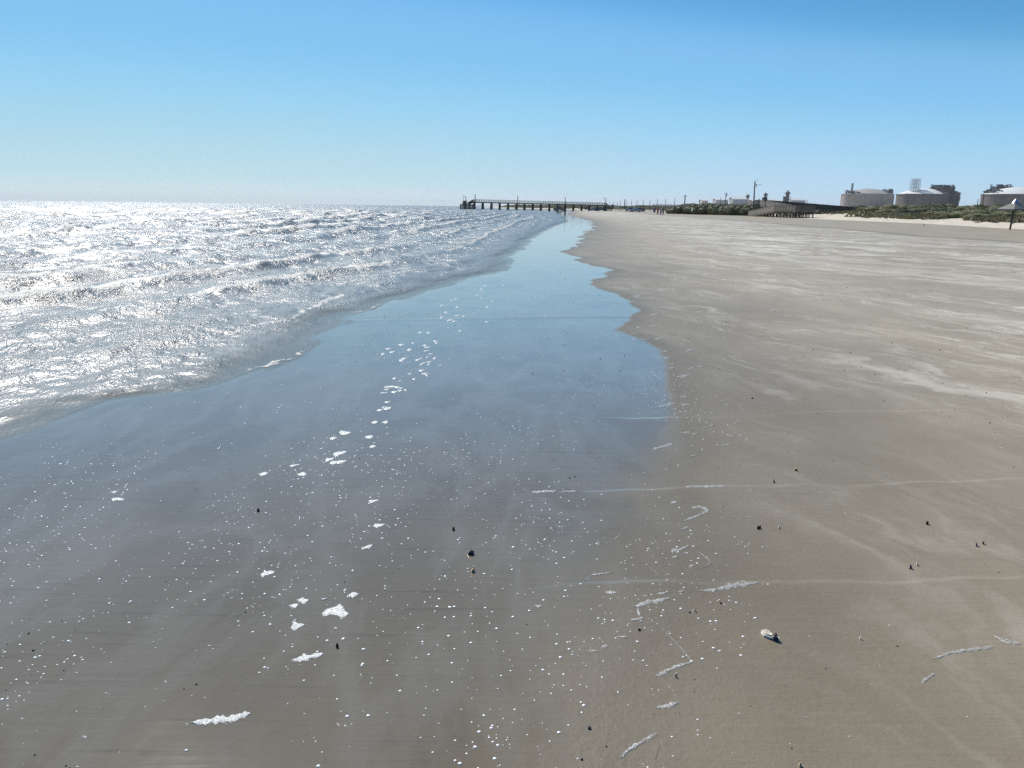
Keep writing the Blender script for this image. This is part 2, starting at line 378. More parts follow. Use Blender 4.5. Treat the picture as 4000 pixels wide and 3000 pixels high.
# ---------------------------------------------------------------- sheets: sand and sea
def polar(fov_lo, fov_hi, n_in, r_lo, r_hi, ratio, n_out=90):
    a_in = np.linspace(fov_lo, fov_hi, n_in)
    a_out = np.linspace(fov_hi, fov_lo + 2 * math.pi, n_out)[1:-1]
    ang = np.concatenate([a_in, a_out])
    nr = int(math.log(r_hi / r_lo) / math.log(ratio)) + 1
    rad = r_lo * ratio ** np.arange(nr)
    A, Rr = np.meshgrid(ang, rad); X = Rr * np.sin(A); Y = Rr * np.cos(A)
    na = len(ang); i = np.arange(nr - 1)[:, None] * na; j = np.arange(na)[None, :]; j2 = (j + 1) % na
    Fq = np.stack([i + j, i + na + j, i + na + j2, i + j2], -1).reshape(-1, 4)[:, ::-1]
    return X.ravel(), Y.ravel(), Rr.ravel(), Fq
X, Y, Rr, Fq = polar(R(-40), R(40), 900, .35, 9000, 1.0075)
Z = sand_height(X, Y)
s = X - fx(SH, Y)
keep_v = (s > -60) | (Rr < 30); keep = keep_v[Fq].all(1)
soft = 1 - sm(Y, 3.6, 7.0)
Fk = Fq[keep]; used = np.unique(Fk); remap = np.full(len(X), -1); remap[used] = np.arange(len(used))
q = used; RD, RW = ridge_dist(X, Y)
sand = mesh_np('sand', np.stack([X[q], Y[q], Z[q]], 1), remap[Fk], M['sand'],
               dict(wet=(X - fx(WE, Y) + (fbm(X * .5, Y * .55, 140, 4) - .5) * .9 * sm(Y, 5, 14) * (1 + sm(Y, 14, 60)))[q], toe=(X - fx(TOE, Y))[q], track=(X - fx(TR, Y))[q], soft=soft[q], rid=RD[q], ridw=RW[q]))
tag(sand, kind='structure')
# close the hole under the camera and the sea bed far out
hole = MB().add([(.36 * math.cos(t), .36 * math.sin(t), -.004) for t in np.linspace(0, 2 * math.pi, 24, endpoint=False)], [tuple(range(24))])
tag(hole.build('sand_patch', M['sand']), kind='structure')
tag(MB().add([(-9000, -9000, -3), (9000, -9000, -3), (9000, 9000, -3), (-9000, 9000, -3)], [(0, 1, 2, 3)]).build('seabed', M['sand']), kind='structure')

X, Y, Rr, Fq = polar(R(-42), R(14), 820, 1.2, 9000, 1.0062, 60)
S = fx(SH, Y) - X + (fbm(X * 1.2, Y * .5, 40, 3) - .5) * .25           # + offshore
keep = (S > -.35)[Fq].all(1) & (Y[Fq] > -80).any(1)
Sp = np.maximum(S, 0)
xc = np.where(Y < 30, .20 * Y, 6 + .05 * (Y - 30)) - 4.2
ql = np.maximum(xc - X + (fbm(X * .07, Y * .022, 41, 3) - .5) * 3.2 + (fbm(X * .5, Y * .16, 42, 3) - .5) * .7, -6)
ph = 8 * np.log(1 + (ql + 6) / 8)
cr = ph - np.floor(ph)                                                 # 0..1, crest at .5, steep on the shore side
crest = np.where(cr < .5, sm(cr, .22, .5), 1 - sm(cr, .5, .98))
fadef = 1 - sm(Rr, 120, 260)
idx = np.floor(ph)
seg = sm(fbm(X * .12 + idx * 3.7, Y * .055 + idx * 9.1, 43, 3), .24, .54)
amp = (.010 + .27 * (1 - np.exp(-Sp / 11.0)) + .16 * sm(Sp, 25, 80)) * sm(S, 0, 2.2)
h = crest * amp * (.35 + .9 * seg) * fadef
cell = np.maximum(.0062 * Rr, .0016 * Rr)
slope_dir = math.pi                                                     # waves run towards +X
rw = random.Random(5)
chop = np.zeros_like(h)
for i in range(54):
    lam = .22 * (16 / .22) ** (i / 53)
    th = rw.gauss(0, .75); kx, ky = math.cos(th) * 2 * math.pi / lam, math.sin(th) * 2 * math.pi / lam
    a = .0056 * lam * (1.0 if lam < 8 else 8 / lam)
    att = sm(lam / cell, 1.8, 4.5) * np.clip(Sp / (lam * 3.6), 0, 1)
    chop += a * att * np.sin(kx * X + ky * Y + rw.random() * 6.28 + 2.5 * vn(X / lam * .22, Y / lam * .22, 60 + i))
h = h + chop
zw = np.where(S > 0, .004 + .007 * sm(S, 0, 1.2), .004 + S * .06) + h
Se = S + (fbm(X * 2.5, Y * 1.1, 46, 4) - .5) * .55                      # ragged front of the swash
walpha = .35 * sm(Se, .0, .12) + .65 * sm(Se, .10, .95)
lip = np.exp(-((Se - .13) / .05) ** 2) * sm(fbm(X * 1.3, Y * .7, 77, 3), .46, .66) * .8
Sw = S + (fbm(X * .8, Y * .35, 47, 3) - .5) * 1.0
for c_, w_ in ((1.05, .07), (2.1, .10), (3.3, .12)):                  # older swash lines inside
    e_ = Sw - c_; zw += np.where(e_ > 0, .0045 * np.exp(-e_ / .35), .0045 * np.exp(-(e_ / .05) ** 2)); lip = np.maximum(lip, np.exp(-((e_ - .02) / w_) ** 2) * sm(fbm(X * 1.1, Y * .5, 78 + c_, 3), .48, .64) * .75)
# foam: on the shoreward face of breaking crests, whitecaps far out, a thin line on the lip
breakz = sm(seg, .45, .85)
face = np.exp(-((cr - .46) / .085) ** 2) * breakz * sm(Sp, .3, 2.5) * fadef
trail = np.exp(-np.clip(cr - .46, 0, 1) / .22) * (cr > .46) * breakz * .45 * fadef * sm(Sp, 2, 8)
wc = sm(fbm(X * .16, Y * .10, 70, 4), .60, .68) * sm(Rr, 45, 110) * .75
hn = sm(chop, .05, .14)
foam = np.clip(face * .74 + trail * .5 + wc * (.4 + .6 * hn) + lip * .8, 0, 1.2)
Fk = Fq[keep]; used = np.unique(Fk); remap = np.full(len(X), -1); remap[used] = np.arange(len(used)); q = used
sea = mesh_np('water', np.stack([X[q], Y[q], zw[q]], 1), remap[Fk], M['water'],
              dict(foam=foam[q], off=Sp[q], walpha=walpha[q], fine=sm(np.log(Rr), math.log(6), math.log(90))[q]))
tag(sea, kind='structure')
del X, Y, Rr, Fq, Z, S, Sp, h, chop, zw, foam

# ---------------------------------------------------------------- foam patches on the wet sand
def foam_patch(pts, thin=False, hgt=.0022):
    """pts: (px, py, width in photo px) along the middle of the patch"""
    P3 = []
    n = max(3, int(sum(math.hypot(pts[i + 1][0] - pts[i][0], pts[i + 1][1] - pts[i][1]) for i in range(len(pts) - 1)) / 7))
    for k in range(n + 1):
        t = k / n * (len(pts) - 1); i = min(int(t), len(pts) - 2); w = t - i
        px = pts[i][0] * (1 - w) + pts[i + 1][0] * w; py = pts[i][1] * (1 - w) + pts[i + 1][1] * w; wd = pts[i][2] * (1 - w) + pts[i + 1][2] * w
        endf = max(.12, min(1, 3.2 * math.sqrt(max(0, min(k / n, 1 - k / n)))))
        P3.append((px, py, wd * endf * (1 + .4 * math.sin(k * 1.1 + pts[0][0]) * math.sin(k * .37 + 1) + .25 * (random.random() - .5))))
    c = G(*pts[len(pts) // 2][:2]); vs = []; fs = []; prof = [-1, -.8, -.35, .35, .8, 1]; hz = [-.15, .6, 1, 1, .6, -.15]
    for px, py, wd in P3:
        jo = (random.random() - .5) * wd * .25
        for a, z in zip(prof, hz):
            g = G(px, py + jo + a * wd / 2)
            vs.append((g.x - c.x, g.y - c.y, gz(g.x, g.y) + hgt * z * (1 + .4 * (random.random() - .5)) + .0008))
    m = len(prof)
    for i in range(len(P3) - 1):
        for a in range(m - 1):
            b = i * m + a; fs.append((b, b + 1, b + 1 + m, b + m))
    o = MB().add(vs, fs).build('foam_patch', M['foam_thin'] if thin else M['foam'], None, True); o.location = (c.x, c.y, 0); return o
FL = [
 ([(745,2826,12),(800,2820,24),(850,2813,26),(900,2807,24),(940,2796,26),(978,2786,16)], 'long caterpillar-shaped strip of white foam, lowest and largest on the left'),
 ([(1140,2577,12),(1180,2570,20),(1225,2560,18),(1262,2552,14)], 'slim bent strip of foam on brown wet sand below the two notched patches'),
 ([(1256,2398,10),(1285,2385,26),(1315,2386,40),(1345,2393,26),(1362,2396,12)], 'broad notched foam patch, the widest of the cluster on the wet sand'),
 ([(1305,2376,16),(1325,2371,20),(1342,2370,14)], 'small upper lobe of foam touching the broad notched patch'),
 ([(1136,2452,10),(1150,2445,28),(1170,2441,18),(1191,2439,8)], 'small notched foam patch left of and below the broad one'),
 ([(1140,2436,8),(1148,2426,14),(1158,2420,8)], 'short foam horn rising from the small notched patch'),
 ([(1160,2344,10),(1182,2347,22),(1206,2345,8)], 'triangular foam fleck at the top left of the notched patches'),
 ([(1128,2367,12),(1148,2366,18),(1166,2362,12)], 'round foam fleck just below the triangular one'),
 ([(1355,2328,8),(1378,2320,18),(1402,2319,10)], 'oval foam fleck up and right of the broad notched patch'),
 ([(1253,2341,10),(1280,2338,8)], 'tiny foam fleck between the triangular and the oval flecks'),
 ([(1018,2247,10),(1040,2240,20),(1073,2235,12)], 'feathered foam fleck standing alone left of the drift line'),
 ([(1410,2143,10),(1435,2136,14),(1456,2129,10)], 'slanting foam fleck midway up the drift line'),
 ([(1458,2054,10),(1480,2052,14),(1504,2048,8)], 'flat foam fleck above the slanting fleck of the drift line'),
 ([(1440,1958,10),(1478,1955,12)], 'lone flat foam fleck on grey wet sand'),
 ([(1288,1808,10),(1320,1803,12),(1354,1799,9)], 'lower bar of the three stacked foam bars'),
 ([(1270,1797,10),(1305,1789,12)], 'short middle bar of the three stacked foam bars'),
 ([(1300,1773,9),(1325,1769,13),(1353,1764,10)], 'upper bar of the three stacked foam bars'),
 ([(1325,1688,12),(1345,1690,12),(1371,1689,8)], 'forked foam fleck at the top of the left foam bars'),
 ([(1425,1707,10),(1457,1705,10)], 'upper fleck of the foam pair right of the forked fleck'),
 ([(1288,1712,9),(1316,1710,8)], 'small foam fleck just below left of the forked fleck'),
 ([(1444,1744,9),(1468,1742,9)], 'small foam fleck under the foam pair'),
 ([(1450,1650,10),(1476,1648,10)], 'left fleck of the two foam flecks high on the drift line'),
 ([(1493,1650,12),(1516,1648,14)], 'right fleck of the two foam flecks high on the drift line'),
 ([(1010,1852,8),(1046,1847,12)], 'foam fleck left of the stacked bars, left of a similar one'),
 ([(1160,1851,10),(1196,1849,12)], 'foam fleck below the stacked bars'),
 ([(1132,1819,6),(1172,1812,6)], 'thin sliver of foam left of the stacked bars'),
 ([(432,1924,8),(456,1920,8)], 'upper foam fleck at the far left on the wet sand'),
 ([(434,1950,8),(462,1948,12),(486,1952,8)], 'lower foam fleck at the far left on the wet sand'),
 ([(2473,2369,8),(2530,2352,18),(2580,2345,16),(2617,2334,10)], 'bright slanting foam bar beside two dark shells on the right sand'),
 ([(2488,2378,18),(2500,2402,14)], 'stub of foam hanging under the bright slanting bar'),
 ([(2465,2420,8),(2513,2414,12)], 'faint foam smear under the stub'),
 ([(2728,2306,6),(2800,2300,14),(2880,2281,22),(2964,2273,10)], 'longest foam bar on the small sand scarp'),
 ([(2570,2318,8),(2606,2316,8)], 'small dash of foam left of the longest foam bar'),
 ([(2652,2309,7),(2674,2308,7)], 'smaller dash of foam between the dash and the longest bar'),
 ([(2560,2640,18),(2600,2622,18),(2650,2600,14),(2704,2586,8)], 'hooked foam bar on the right sand below the white shell'),
 ([(2424,2960,14),(2460,2925,18),(2510,2895,16),(2565,2868,18)], 'curving foam bar at the bottom edge of the picture'),
 ([(2566,2762,14),(2605,2757,18),(2648,2744,22)], 'ragged foam smear above the curving bottom bar'),
 ([(2620,2152,10),(2655,2145,12),(2692,2130,10)], 'bright hook of foam beside the wet sand hollow'),
 ([(2625,2175,10),(2648,2174,10)], 'little oval foam dot under the bright hook'),
 ([(2690,2212,10),(2712,2208,12)], 'little slanted foam dot right of the oval dot'),
 ([(2694,1984,6),(2735,1976,10),(2770,1992,12),(2720,2015,8),(2665,2036,8)], 'faint arrowhead of foam pointing right'),
 ([(2655,2066,6),(2692,2058,8)], 'pale foam dash below the arrowhead'),
 ([(2675,1899,6),(2760,1898,8),(2839,1898,5)], 'straight foam line on the upper sand scarp'),
 ([(2077,1921,6),(2130,1917,8),(2175,1916,6)], 'dashed foam line on the scarp inside the wet sand'),
 ([(2195,1919,6),(2255,1916,6)], 'short foam dash continuing the dashed line'),
 ([(2552,1752,7),(2590,1744,9),(2630,1733,8)], 'thin foam bar at the edge of the wet film'),
 ([(2642,1473,5),(2697,1461,6)], 'thin foam dash far up the edge of the wet film'),
 ([(2560,1592,6),(2642,1572,8)], 'slanted foam dash at the notch of the wet film'),
 ([(2660,1580,8),(2690,1578,9)], 'small foam dot beside the slanted dash'),
 ([(2655,1690,6),(2695,1688,7)], 'small foam dash below the notch'),
 ([(2620,1962,8),(2646,1961,8)], 'tiny foam dot left of the arrowhead'),
 ([(2360,2312,10),(2410,2314,12)], 'pale oval foam dot left of the slanting bar'),
 ([(2085,2364,10),(2118,2365,10)], 'pale foam dot far left on the brown sand'),
 ([(2300,2540,9),(2335,2540,10)], 'pale foam dot above the twin dots'),
 ([(2350,2524,12),(2374,2522,12)], 'ring-shaped foam dot right of the pale dot'),
 ([(2410,2486,8),(2448,2486,10)], 'flat foam dot beside the half buried dark shell'),
 ([(2600,2470,2.5),(2660,2530,3),(2704,2584,4)], 'thin curved swash line leading into the hooked foam bar'),
 ([(2590,2655,2.5),(2630,2700,3),(2650,2745,4),(2652,2790,3)], 'thin bowed swash line below the hooked foam bar'),
 ([(2566,2868,4),(2573,2915,3),(2560,2965,3)], 'thin bowed swash line beside the curving bottom foam bar'),
 ([(2725,2150,2),(2762,2178,3),(2778,2198,4),(2745,2218,3)], 'thin hooked swash line right of the wet sand hollow'),
 ([(2608,1740,2),(2622,1790,2.5),(2612,1850,2)], 'thin upright swash line at the edge of the wet film'),
 ([(2280,2268,3),(2310,2245,6),(2395,2235,4)], 'faint forked foam smear left of the scarp'),
 ([(3640,2572,8),(3720,2545,12),(3800,2532,14),(3880,2524,12)], 'faint dry foam trail at the far right'),
 ([(3885,2480,10),(3930,2500,12),(3985,2512,12)], 'faint foam smear right of the dry foam trail'),
 ([(3600,2660,16),(3650,2630,14)], 'faint foam smudge below the dry foam trail'),
]
for i, (p, lab) in enumerate(FL):
    o = foam_patch(p, thin=(p[0][0] > 2000))
    tag(o, lab, 'foam patch', 'foam patches left on the wet sand')
drift = [(1490,1600),(1530,1540),(1560,1495),(1620,1475),(1670,1430),(1690,1400),(1560,1360),(1690,1345),(1730,1300),(1790,1235),(1850,1225),(1900,1180),(1690,1250),(1850,1130),(1960,1080)]
fn = 0
for k in range(70):
    t = random.random() * (len(drift) - 1); i = int(t); w = t - i
    px = drift[i][0] * (1 - w) + drift[i + 1][0] * w + random.gauss(0, 40); py = drift[i][1] * (1 - w) + drift[i + 1][1] * w + random.gauss(0, 12)
    l = random.uniform(7, 26) * (py - 800) / 700 + 6
    o = foam_patch([(px, py, 4), (px + l * .5, py - 1 + random.uniform(-2, 2), random.uniform(4, 8)), (px + l, py - 2, 3)])
    tag(o, 'tiny white foam fleck in the drift line that runs up the blue wet sand', 'foam patch', 'foam flecks of the drift line')
for k in range(40):                           # little dashes on the scalloped edge of the wet film
    Yy = random.uniform(4.6, 15); x = float(fx(WE, Yy)) + random.uniform(-.1, .25) * (1 + Yy * .05); d = Vector((x, Yy, 0)) - Vector((0, 0, EYE))
    dep = d.dot(f); px = W / 2 + F * d.dot(r) / dep; py = H / 2 - F * d.dot(u) / dep
    l = random.uniform(8, 40)
    o = foam_patch([(px, py, 3), (px + l * .5, py - l * .1, random.uniform(3, 6)), (px + l, py - l * .22, 2)], thin=True)
    tag(o, 'thin foam dash on the scalloped edge between wet film and grey sand', 'foam patch', 'foam dashes on the edge of the wet film')

# ---------------------------------------------------------------- bubbles on the wet sand
bub = MB().ball((0, 0, 0), 1, 1, .42, 10, lo=-.3).build('foam_bubble', M['bubble'], None, True)
bub_me = bub.data; bpy.data.objects.remove(bub)
spots = []
while len(spots) < 4600:
    y = 1.35 + (random.random() ** 1.6) * 13; x0, x1 = float(fx(SH, y)), float(fx(WE, y))
    x = random.uniform(x0 + .3, x1 + .5)
    if abs(x) > y * .72 + .2: continue
    cl = float(fbm(np.array([x * 1.6]), np.array([y * .8]), 90, 3)[0])
    if random.random() > (.10 + 5.0 * max(0, cl - .47)) * max(.25, 1.3 - y * .1): continue
    spots.append((x, y, min(.0062, random.lognormvariate(math.log(.0029), .48)) * (1 + y * .01)))
spots.sort(key=lambda q: q[2] / q[1], reverse=True)
for i, (x, y, rr) in enumerate(spots[:300]):
    o = bpy.data.objects.new('foam_bubble', bub_me); C.objects.link(o); o.location = (x, y, gz(x, y)); o.scale = (rr, rr, rr)
    tag(o, 'tiny glinting bubble standing on the wet brown sand', 'bubble', 'larger bubbles on the wet sand')
mb = MB()
bv = [v.co.copy() for v in bub_me.vertices]; bf = [tuple(p.vertices) for p in bub_me.polygons]
for x, y, rr in spots[300:]:
    z = gz(x, y); mb.add([(x + v.x * rr, y + v.y * rr, z + v.z * rr) for v in bv], bf)
tag(mb.build('fine_bubbles', M['bubble'], None, True), 'fine froth of scattered bubbles on the wet sand', 'bubbles', kind='stuff')

# ---------------------------------------------------------------- shells and pebbles
def shell_mesh(name, mat, L=1.0, Wd=.7, Hh=.28, ribs=14):
    m = MB(); n = 28; k = 9; vs = []; fs = []
    for i in range(k + 1):
        t = i / k
        for j in range(n):
            a = 2 * math.pi * j / n; rr = t * (1 + .04 * math.sin(a * ribs) * t)
            hh = Hh * (1 - t ** 2.2) + .012 * math.sin(i * 2.6)
            vs.append((rr * L / 2 * math.cos(a) * (1 + .15 * math.cos(a)), rr * Wd / 2 * math.sin(a), hh))
    for i in range(k):
        for j in range(n):
            a = i * n + j; b = i * n + (j + 1) % n; fs.append((a, a + n, b + n, b))
    # inner side, so the shell has a thickness
    off = len(vs); vs += [(x * .96, y * .96, max(-.01, z - .04)) for x, y, z in vs]
    fs += [tuple(q + off for q in g)[::-1] for g in fs]
    for j in range(n): a = k * n + j; b = k * n + (j + 1) % n; fs.append((a, a + off, b + off, b))
    m.add(vs, fs); return m.build(name, mat, None, True)
def shard_mesh(name, mat):
    m = MB(); vs = []; n = 9
    pr = [(.5 * (1 + .5 * (random.random() - .5)) * math.cos(a), .33 * (1 + .6 * (random.random() - .5)) * math.sin(a)) for a in np.linspace(0, 2 * math.pi, n, endpoint=False)]
    vs = [(x, y, .14 - .5 * (x * x + y * y)) for x, y in pr] + [(x * .9, y * .9, .06 - .5 * (x * x + y * y)) for x, y in pr] + [(0, 0, .16), (0, 0, .07)]
    fs = [(i, (i + 1) % n, 2 * n) for i in range(n)] + [((i + 1) % n + n, i + n, 2 * n + 1) for i in range(n)] + [(i, i + n, (i + 1) % n + n, (i + 1) % n) for i in range(n)]
    m.add(vs, fs); return m.build(name, mat)
# the pale shell with a blue-black hinge end, by itself on the right sand
c = G(3000, 2484); sh = empty('clam_shell', (c.x, c.y, gz(c.x, c.y)), R(-52), label='largest shell, bleached white with a blue-black end, alone on the right sand', cat='shell')
a = shell_mesh('valve', M['shell_white'], .062, .030, .016); a.location = (-.006, 0, 0); a.rotation_euler = (R(10), R(4), 0); parent(a, sh)
b = shell_mesh('dark_end', M['shell_dark'], .030, .026, .014); b.location = (.028, 0, .0015); b.rotation_euler = (0, R(10), .3); parent(b, sh)
def solo(kind, px, py, size, mat, rz, label, cat, tilt=0, grp='shells and pebbles picked out on the sand'):
    g = G(px, py)
    size *= .72
    if kind == 'shell': o = shell_mesh('shell', M[mat], size, size * .62, size * .3)
    elif kind == 'pebble': o = MB().ball((0, 0, size * .25), size * .55, size * .42, size * .34, 12, .16).build('pebble', M[mat], None, True)
    else: o = shard_mesh('shell_fragment', M[mat]); o.scale = (size,) * 3
    o.location = (g.x, g.y, gz(g.x, g.y) + .001); o.rotation_euler = (tilt, tilt * .5, rz); tag(o, label, cat, grp); return o
solo('pebble', 2302, 2843, .016, 'shell_dark', .6, 'shiny black pebble left of the curving bottom foam bar', 'pebble')
solo('pebble', 2497, 2459, .016, 'pebble', 0, 'dark stone with a glint in a small scour left of the white shell', 'pebble')
solo('pebble', 2694, 2391, .012, 'pebble', 0, 'dark stone with a pale chip beside it, above the scoured stone', 'pebble')
solo('shell', 2713, 2385, .012, 'shell_tan', 1, 'pale chip touching a dark stone on the right sand', 'shell')
solo('pebble', 2815, 2355, .013, 'pebble', .5, 'small dark stone under the longest foam bar', 'pebble')
solo('shell', 3109, 1838, .030, 'shell_tan', 2.8, 'rust brown shell above the upper sand scarp', 'shell')
solo('shell', 3022, 1883, .022, 'pebble', .8, 'dark shell on the crest of the upper scarp', 'shell')
solo('shell', 3555, 2218, .024, 'shell_dark', .4, 'dark shell just above the long scarp at the right', 'shell')
solo('shell', 3582, 2206, .014, 'shell_white', .4, 'cream chip right of the dark shell above the scarp', 'shell')
solo('shell', 3620, 2047, .026, 'pebble', .2, 'dark round shell on the far right grey sand', 'shell')
solo('shell', 3813, 2132, .024, 'shell_dark', .9, 'blackish shell paired with a tan one at the far right', 'shell')
solo('shell', 3838, 2124, .020, 'shell_tan', 0, 'tan shell touching the blackish one at the far right', 'shell')
solo('shell', 1837, 2162, .045, 'shell_dark', .5, 'half open mussel shell with a white edge on the wet sand', 'shell', .35)
solo('shell', 1830, 2157, .024, 'shell_white', .2, 'white lip of shell leaning on the mussel', 'shell', .2)
solo('shell', 1847, 2231, .028, 'shell_tan', .9, 'broken shell with a red tinge below the mussel', 'shell')
solo('shell', 1008, 1996, .020, 'pebble', .3, 'small reddish black shell alone in the left wet sand', 'shell')
solo('shell', 1316, 2523, .016, 'pebble', .1, 'dark shell just above the slim bent foam strip', 'shell')
solo('shell', 2640, 2642, .009, 'pebble', .1, 'very small dark stone right of the hooked foam bar', 'pebble')
solo('shell', 3124, 2990, .018, 'shell_tan', 1.2, 'brown curled shell at the very bottom edge', 'shell')
solo('shell', 3360, 2491, .010, 'shell_white', 1.2, 'white chip right of the big clam shell', 'shell')
solo('shell', 2960, 2062, .022, 'pebble', .0, 'left stone of the row on the grey sand between the scarps', 'shell')
solo('shell', 2968, 2060, .016, 'pebble', .0, 'half buried dark shell right in the row between the scarps', 'shell')
solo('shell', 3043, 2061, .012, 'shell_white', .0, 'white chip ending the row between the scarps', 'shell')
solo('shell', 1770, 2068, .022, 'pebble', .4, 'dark shell up and left of the mussel', 'shell')
for px, py in ((2203,1347),(2424,1449),(2200,1448),(2080,1460),(2320,1585),(2345,1402),(2440,1390),(2245,1861),(2225,1866)):
    solo('pebble', px, py, .016 if py < 1500 else .014, 'pebble', random.random() * 3, 'dark stone lying in the blue wet film', 'pebble', grp='dark stones in the wet film')
protos = []
for nm, mt in (('shell_fragment', 'shell_white'), ('shell_fragment', 'shell_tan'), ('shell_fragment', 'shell_white'), ('pebble', 'pebble'), ('pebble', 'shell_dark')):
    p = shard_mesh(nm, M[mt]) if nm == 'shell_fragment' else MB().ball((0, 0, .2), .5, .4, .3, 9, .2).build(nm, M[mt], None, True)
    protos.append((nm, p.data)); bpy.data.objects.remove(p)
sp = []
while len(sp) < 4200:
    y = 1.8 + 30 * random.random() ** 1.5; x = random.uniform(float(fx(SH, y)) + .3, y * .72)
    wetd = x - float(fx(WE, y))
    if wetd < 0 and random.random() < .72: continue
    if random.random() > .25 + 4 * max(0, float(fbm(np.array([x * .35]), np.array([y * .14]), 95, 3)[0]) - .46): continue
    kind = random.choices(range(5), (5, 2, 3, 2.6, 1))[0]
    if y > 9 and random.random() < .6: kind = random.choice((3, 4))
    size = min(.018, random.lognormvariate(math.log(.0050 if kind < 3 else .0046), .42)) * (1 + y * .03)
    sp.append((x, y, size, kind))
sp.sort(key=lambda q: q[2] / q[1], reverse=True)
for x, y, sz, kd in sp[:300]:
    nm, me = protos[kd]; o = bpy.data.objects.new(nm, me); C.objects.link(o)
    o.location = (x, y, gz(x, y)); o.scale = (sz,) * 3; o.rotation_euler = (random.uniform(-.2, .2), random.uniform(-.2, .2), random.random() * 6.3)
    if kd < 3: tag(o, 'small %s shell fragment scattered on the open sand' % ('cream' if kd != 1 else 'tan'), 'shell fragment', '%s shell fragments scattered over the sand' % ('cream' if kd != 1 else 'tan'))
    else: tag(o, 'small %s pebble scattered on the open sand' % ('brown black' if kd == 3 else 'blue black'), 'pebble', '%s pebbles scattered over the sand' % ('brown black' if kd == 3 else 'blue black'))
for grp, nm, mt in (((0, 1, 2), 'shell_grit', 'shell_white'), ((3, 4), 'pebble_grit', 'pebble')):
    mb = MB()
    for x, y, sz, kd in sp[300:]:
        if kd not in grp: continue
        z = gz(x, y); a = random.random() * 6.3; ca, sa = math.cos(a) * sz, math.sin(a) * sz; me = protos[kd][1]
        mb.add([(x + v.co.x * ca - v.co.y * sa, y + v.co.x * sa + v.co.y * ca, z + v.co.z * sz) for v in me.vertices], [tuple(p.vertices) for p in me.polygons])
    tag(mb.build(nm, M[mt]), 'fine scatter of %s over the beach' % nm.replace('_', ' '), 'grit', kind='stuff')

# ---------------------------------------------------------------- the pier
PY = 392.0
def pz(px, py): return at(px, py, PY)
pier = empty('fishing_pier', (at(2110, 815, PY).x, PY, 0), 0, label='long dark timber fishing pier on raking piles reaching from the beach into the surf', cat='pier')
O = pier.location.copy()
def L(p, dy=0.0): p = Vector(p); return (p.x - O.x, dy, p.z)
WP = 2.4
def deck_top(px): return 788.6 + (px - 1855) * (801.3 - 788.6) / (2368 - 1855)
def rail_top(px): return 779.6 + (px - 1855) * (792.8 - 779.6) / (2368 - 1855)
a, b = pz(1853, deck_top(1853)), pz(2368, deck_top(2368))
mb = MB()
for y in (-WP / 2, 0, WP / 2): mb.bar(L(a - Vector((0, 0, .22)), y), L(b - Vector((0, 0, .22)), y), .2, .46)
nb = 260
for i in range(nb):
    p = a.lerp(b, (i + .5) / nb); mb.box((p.x - O.x, 0, p.z - .03), ((b - a).length / nb * .88, WP + .2, .05))
mb.build('deck', M['timber'], pier)
for y in (-WP / 2, WP / 2):
    mb = MB(); n = 76
    ra, rb = pz(1853, rail_top(1853)), pz(2368, rail_top(2368))
    mb.bar(L(ra, y), L(rb, y), .18, .16); mb.bar(L(ra - Vector((0, 0, .5)), y), L(rb - Vector((0, 0, .5)), y), .05, .10)
    mb.bar(L(ra - Vector((0, 0, .95)), y), L(rb - Vector((0, 0, .95)), y), .05, .08)
    for i in range(n + 1):
        t = i / n; q1 = a.lerp(b, t); q2 = ra.lerp(rb, t); mb.bar(L(q1 - Vector((0, 0, .2)), y), L(q2, y), .18, .14)
    mb.build('railing', M['timber'], pier)
bents = [1886, 1920, 1952, 1985, 2018, 2049, 2081.6, 2113, 2146, 2178, 2208, 2240, 2272, 2302, 2333.5, 2362]
for i, px in enumerate([1853] + bents):
    mb = MB(); p = pz(px, deck_top(px)); zt = p.z - .38; x = p.x - O.x
    zb = -1.2
    mb.box((x, 0, zt - .17), (.95, WP + .8, .45)); 
    fan = random.uniform(.55, .95)
    for yy, lean in ((-WP / 2, -fan), (-WP / 2 + .2, .35 * fan), (WP / 2, fan * .8), (WP / 2 - .3, -.45 * fan), (0, 0)):
        mb.tube([(x + .22 * (1 if lean > 0 else -1), yy, zt), (x + lean * .62, yy + .25 * (1 if yy > 0 else -1), zb)], .30, 7)
    if i % 3 != 1:
        mb.bar((x, -WP / 2, zt - .4), (x, WP / 2, zt - 2.6), .08, .22); mb.bar((x, WP / 2, zt - .4), (x, -WP / 2, zt - 2.6), .08, .22)
    mb.build('pile_bent', M['timber_dark'], pier)
allb = [1853] + bents
for i in (0, 2, 5):                                           # sagging brace cables under some bays
    mb = MB(); p1, p2 = pz(allb[i] + 3, 794), pz(allb[i + 1] - 3, 807)
    mb.tube([L(p1, .3), L(p1.lerp(p2, .5) - Vector((0, 0, .15)), .3), L(p2, .3)], .05, 5); p3, p4 = pz(allb[i] + 3, 807), pz(allb[i + 1] - 3, 797)
    mb.tube([L(p3, -.3), L(p3.lerp(p4, .5) - Vector((0, 0, .15)), -.3), L(p4, -.3)], .05, 5); mb.build('brace', M['timber_dark'], pier)
def pole(px, ytop, ybot, w=.26, lamp=0, dy=1.5, arm=1.2):
    a1, b1 = pz(px, ybot), pz(px, ytop); mb = MB().tube([L(a1, dy), L(b1, dy)], [w / 2 * 1.4, w / 2 * 1.1], 8); o = mb.build('light_pole', M['pole'], pier)
    if lamp:
        m2 = MB(); t = Vector(L(b1, dy)); m2.tube([t - Vector((0, 0, .35)), t + Vector((lamp * arm * .7, 0, .05)), t + Vector((lamp * arm, 0, 0))], .04, 6)
        m2.box(t + Vector((lamp * (arm + .2), 0, -.06)), (.6, .3, .2)); m2.build('lamp', M['lamp'], o)
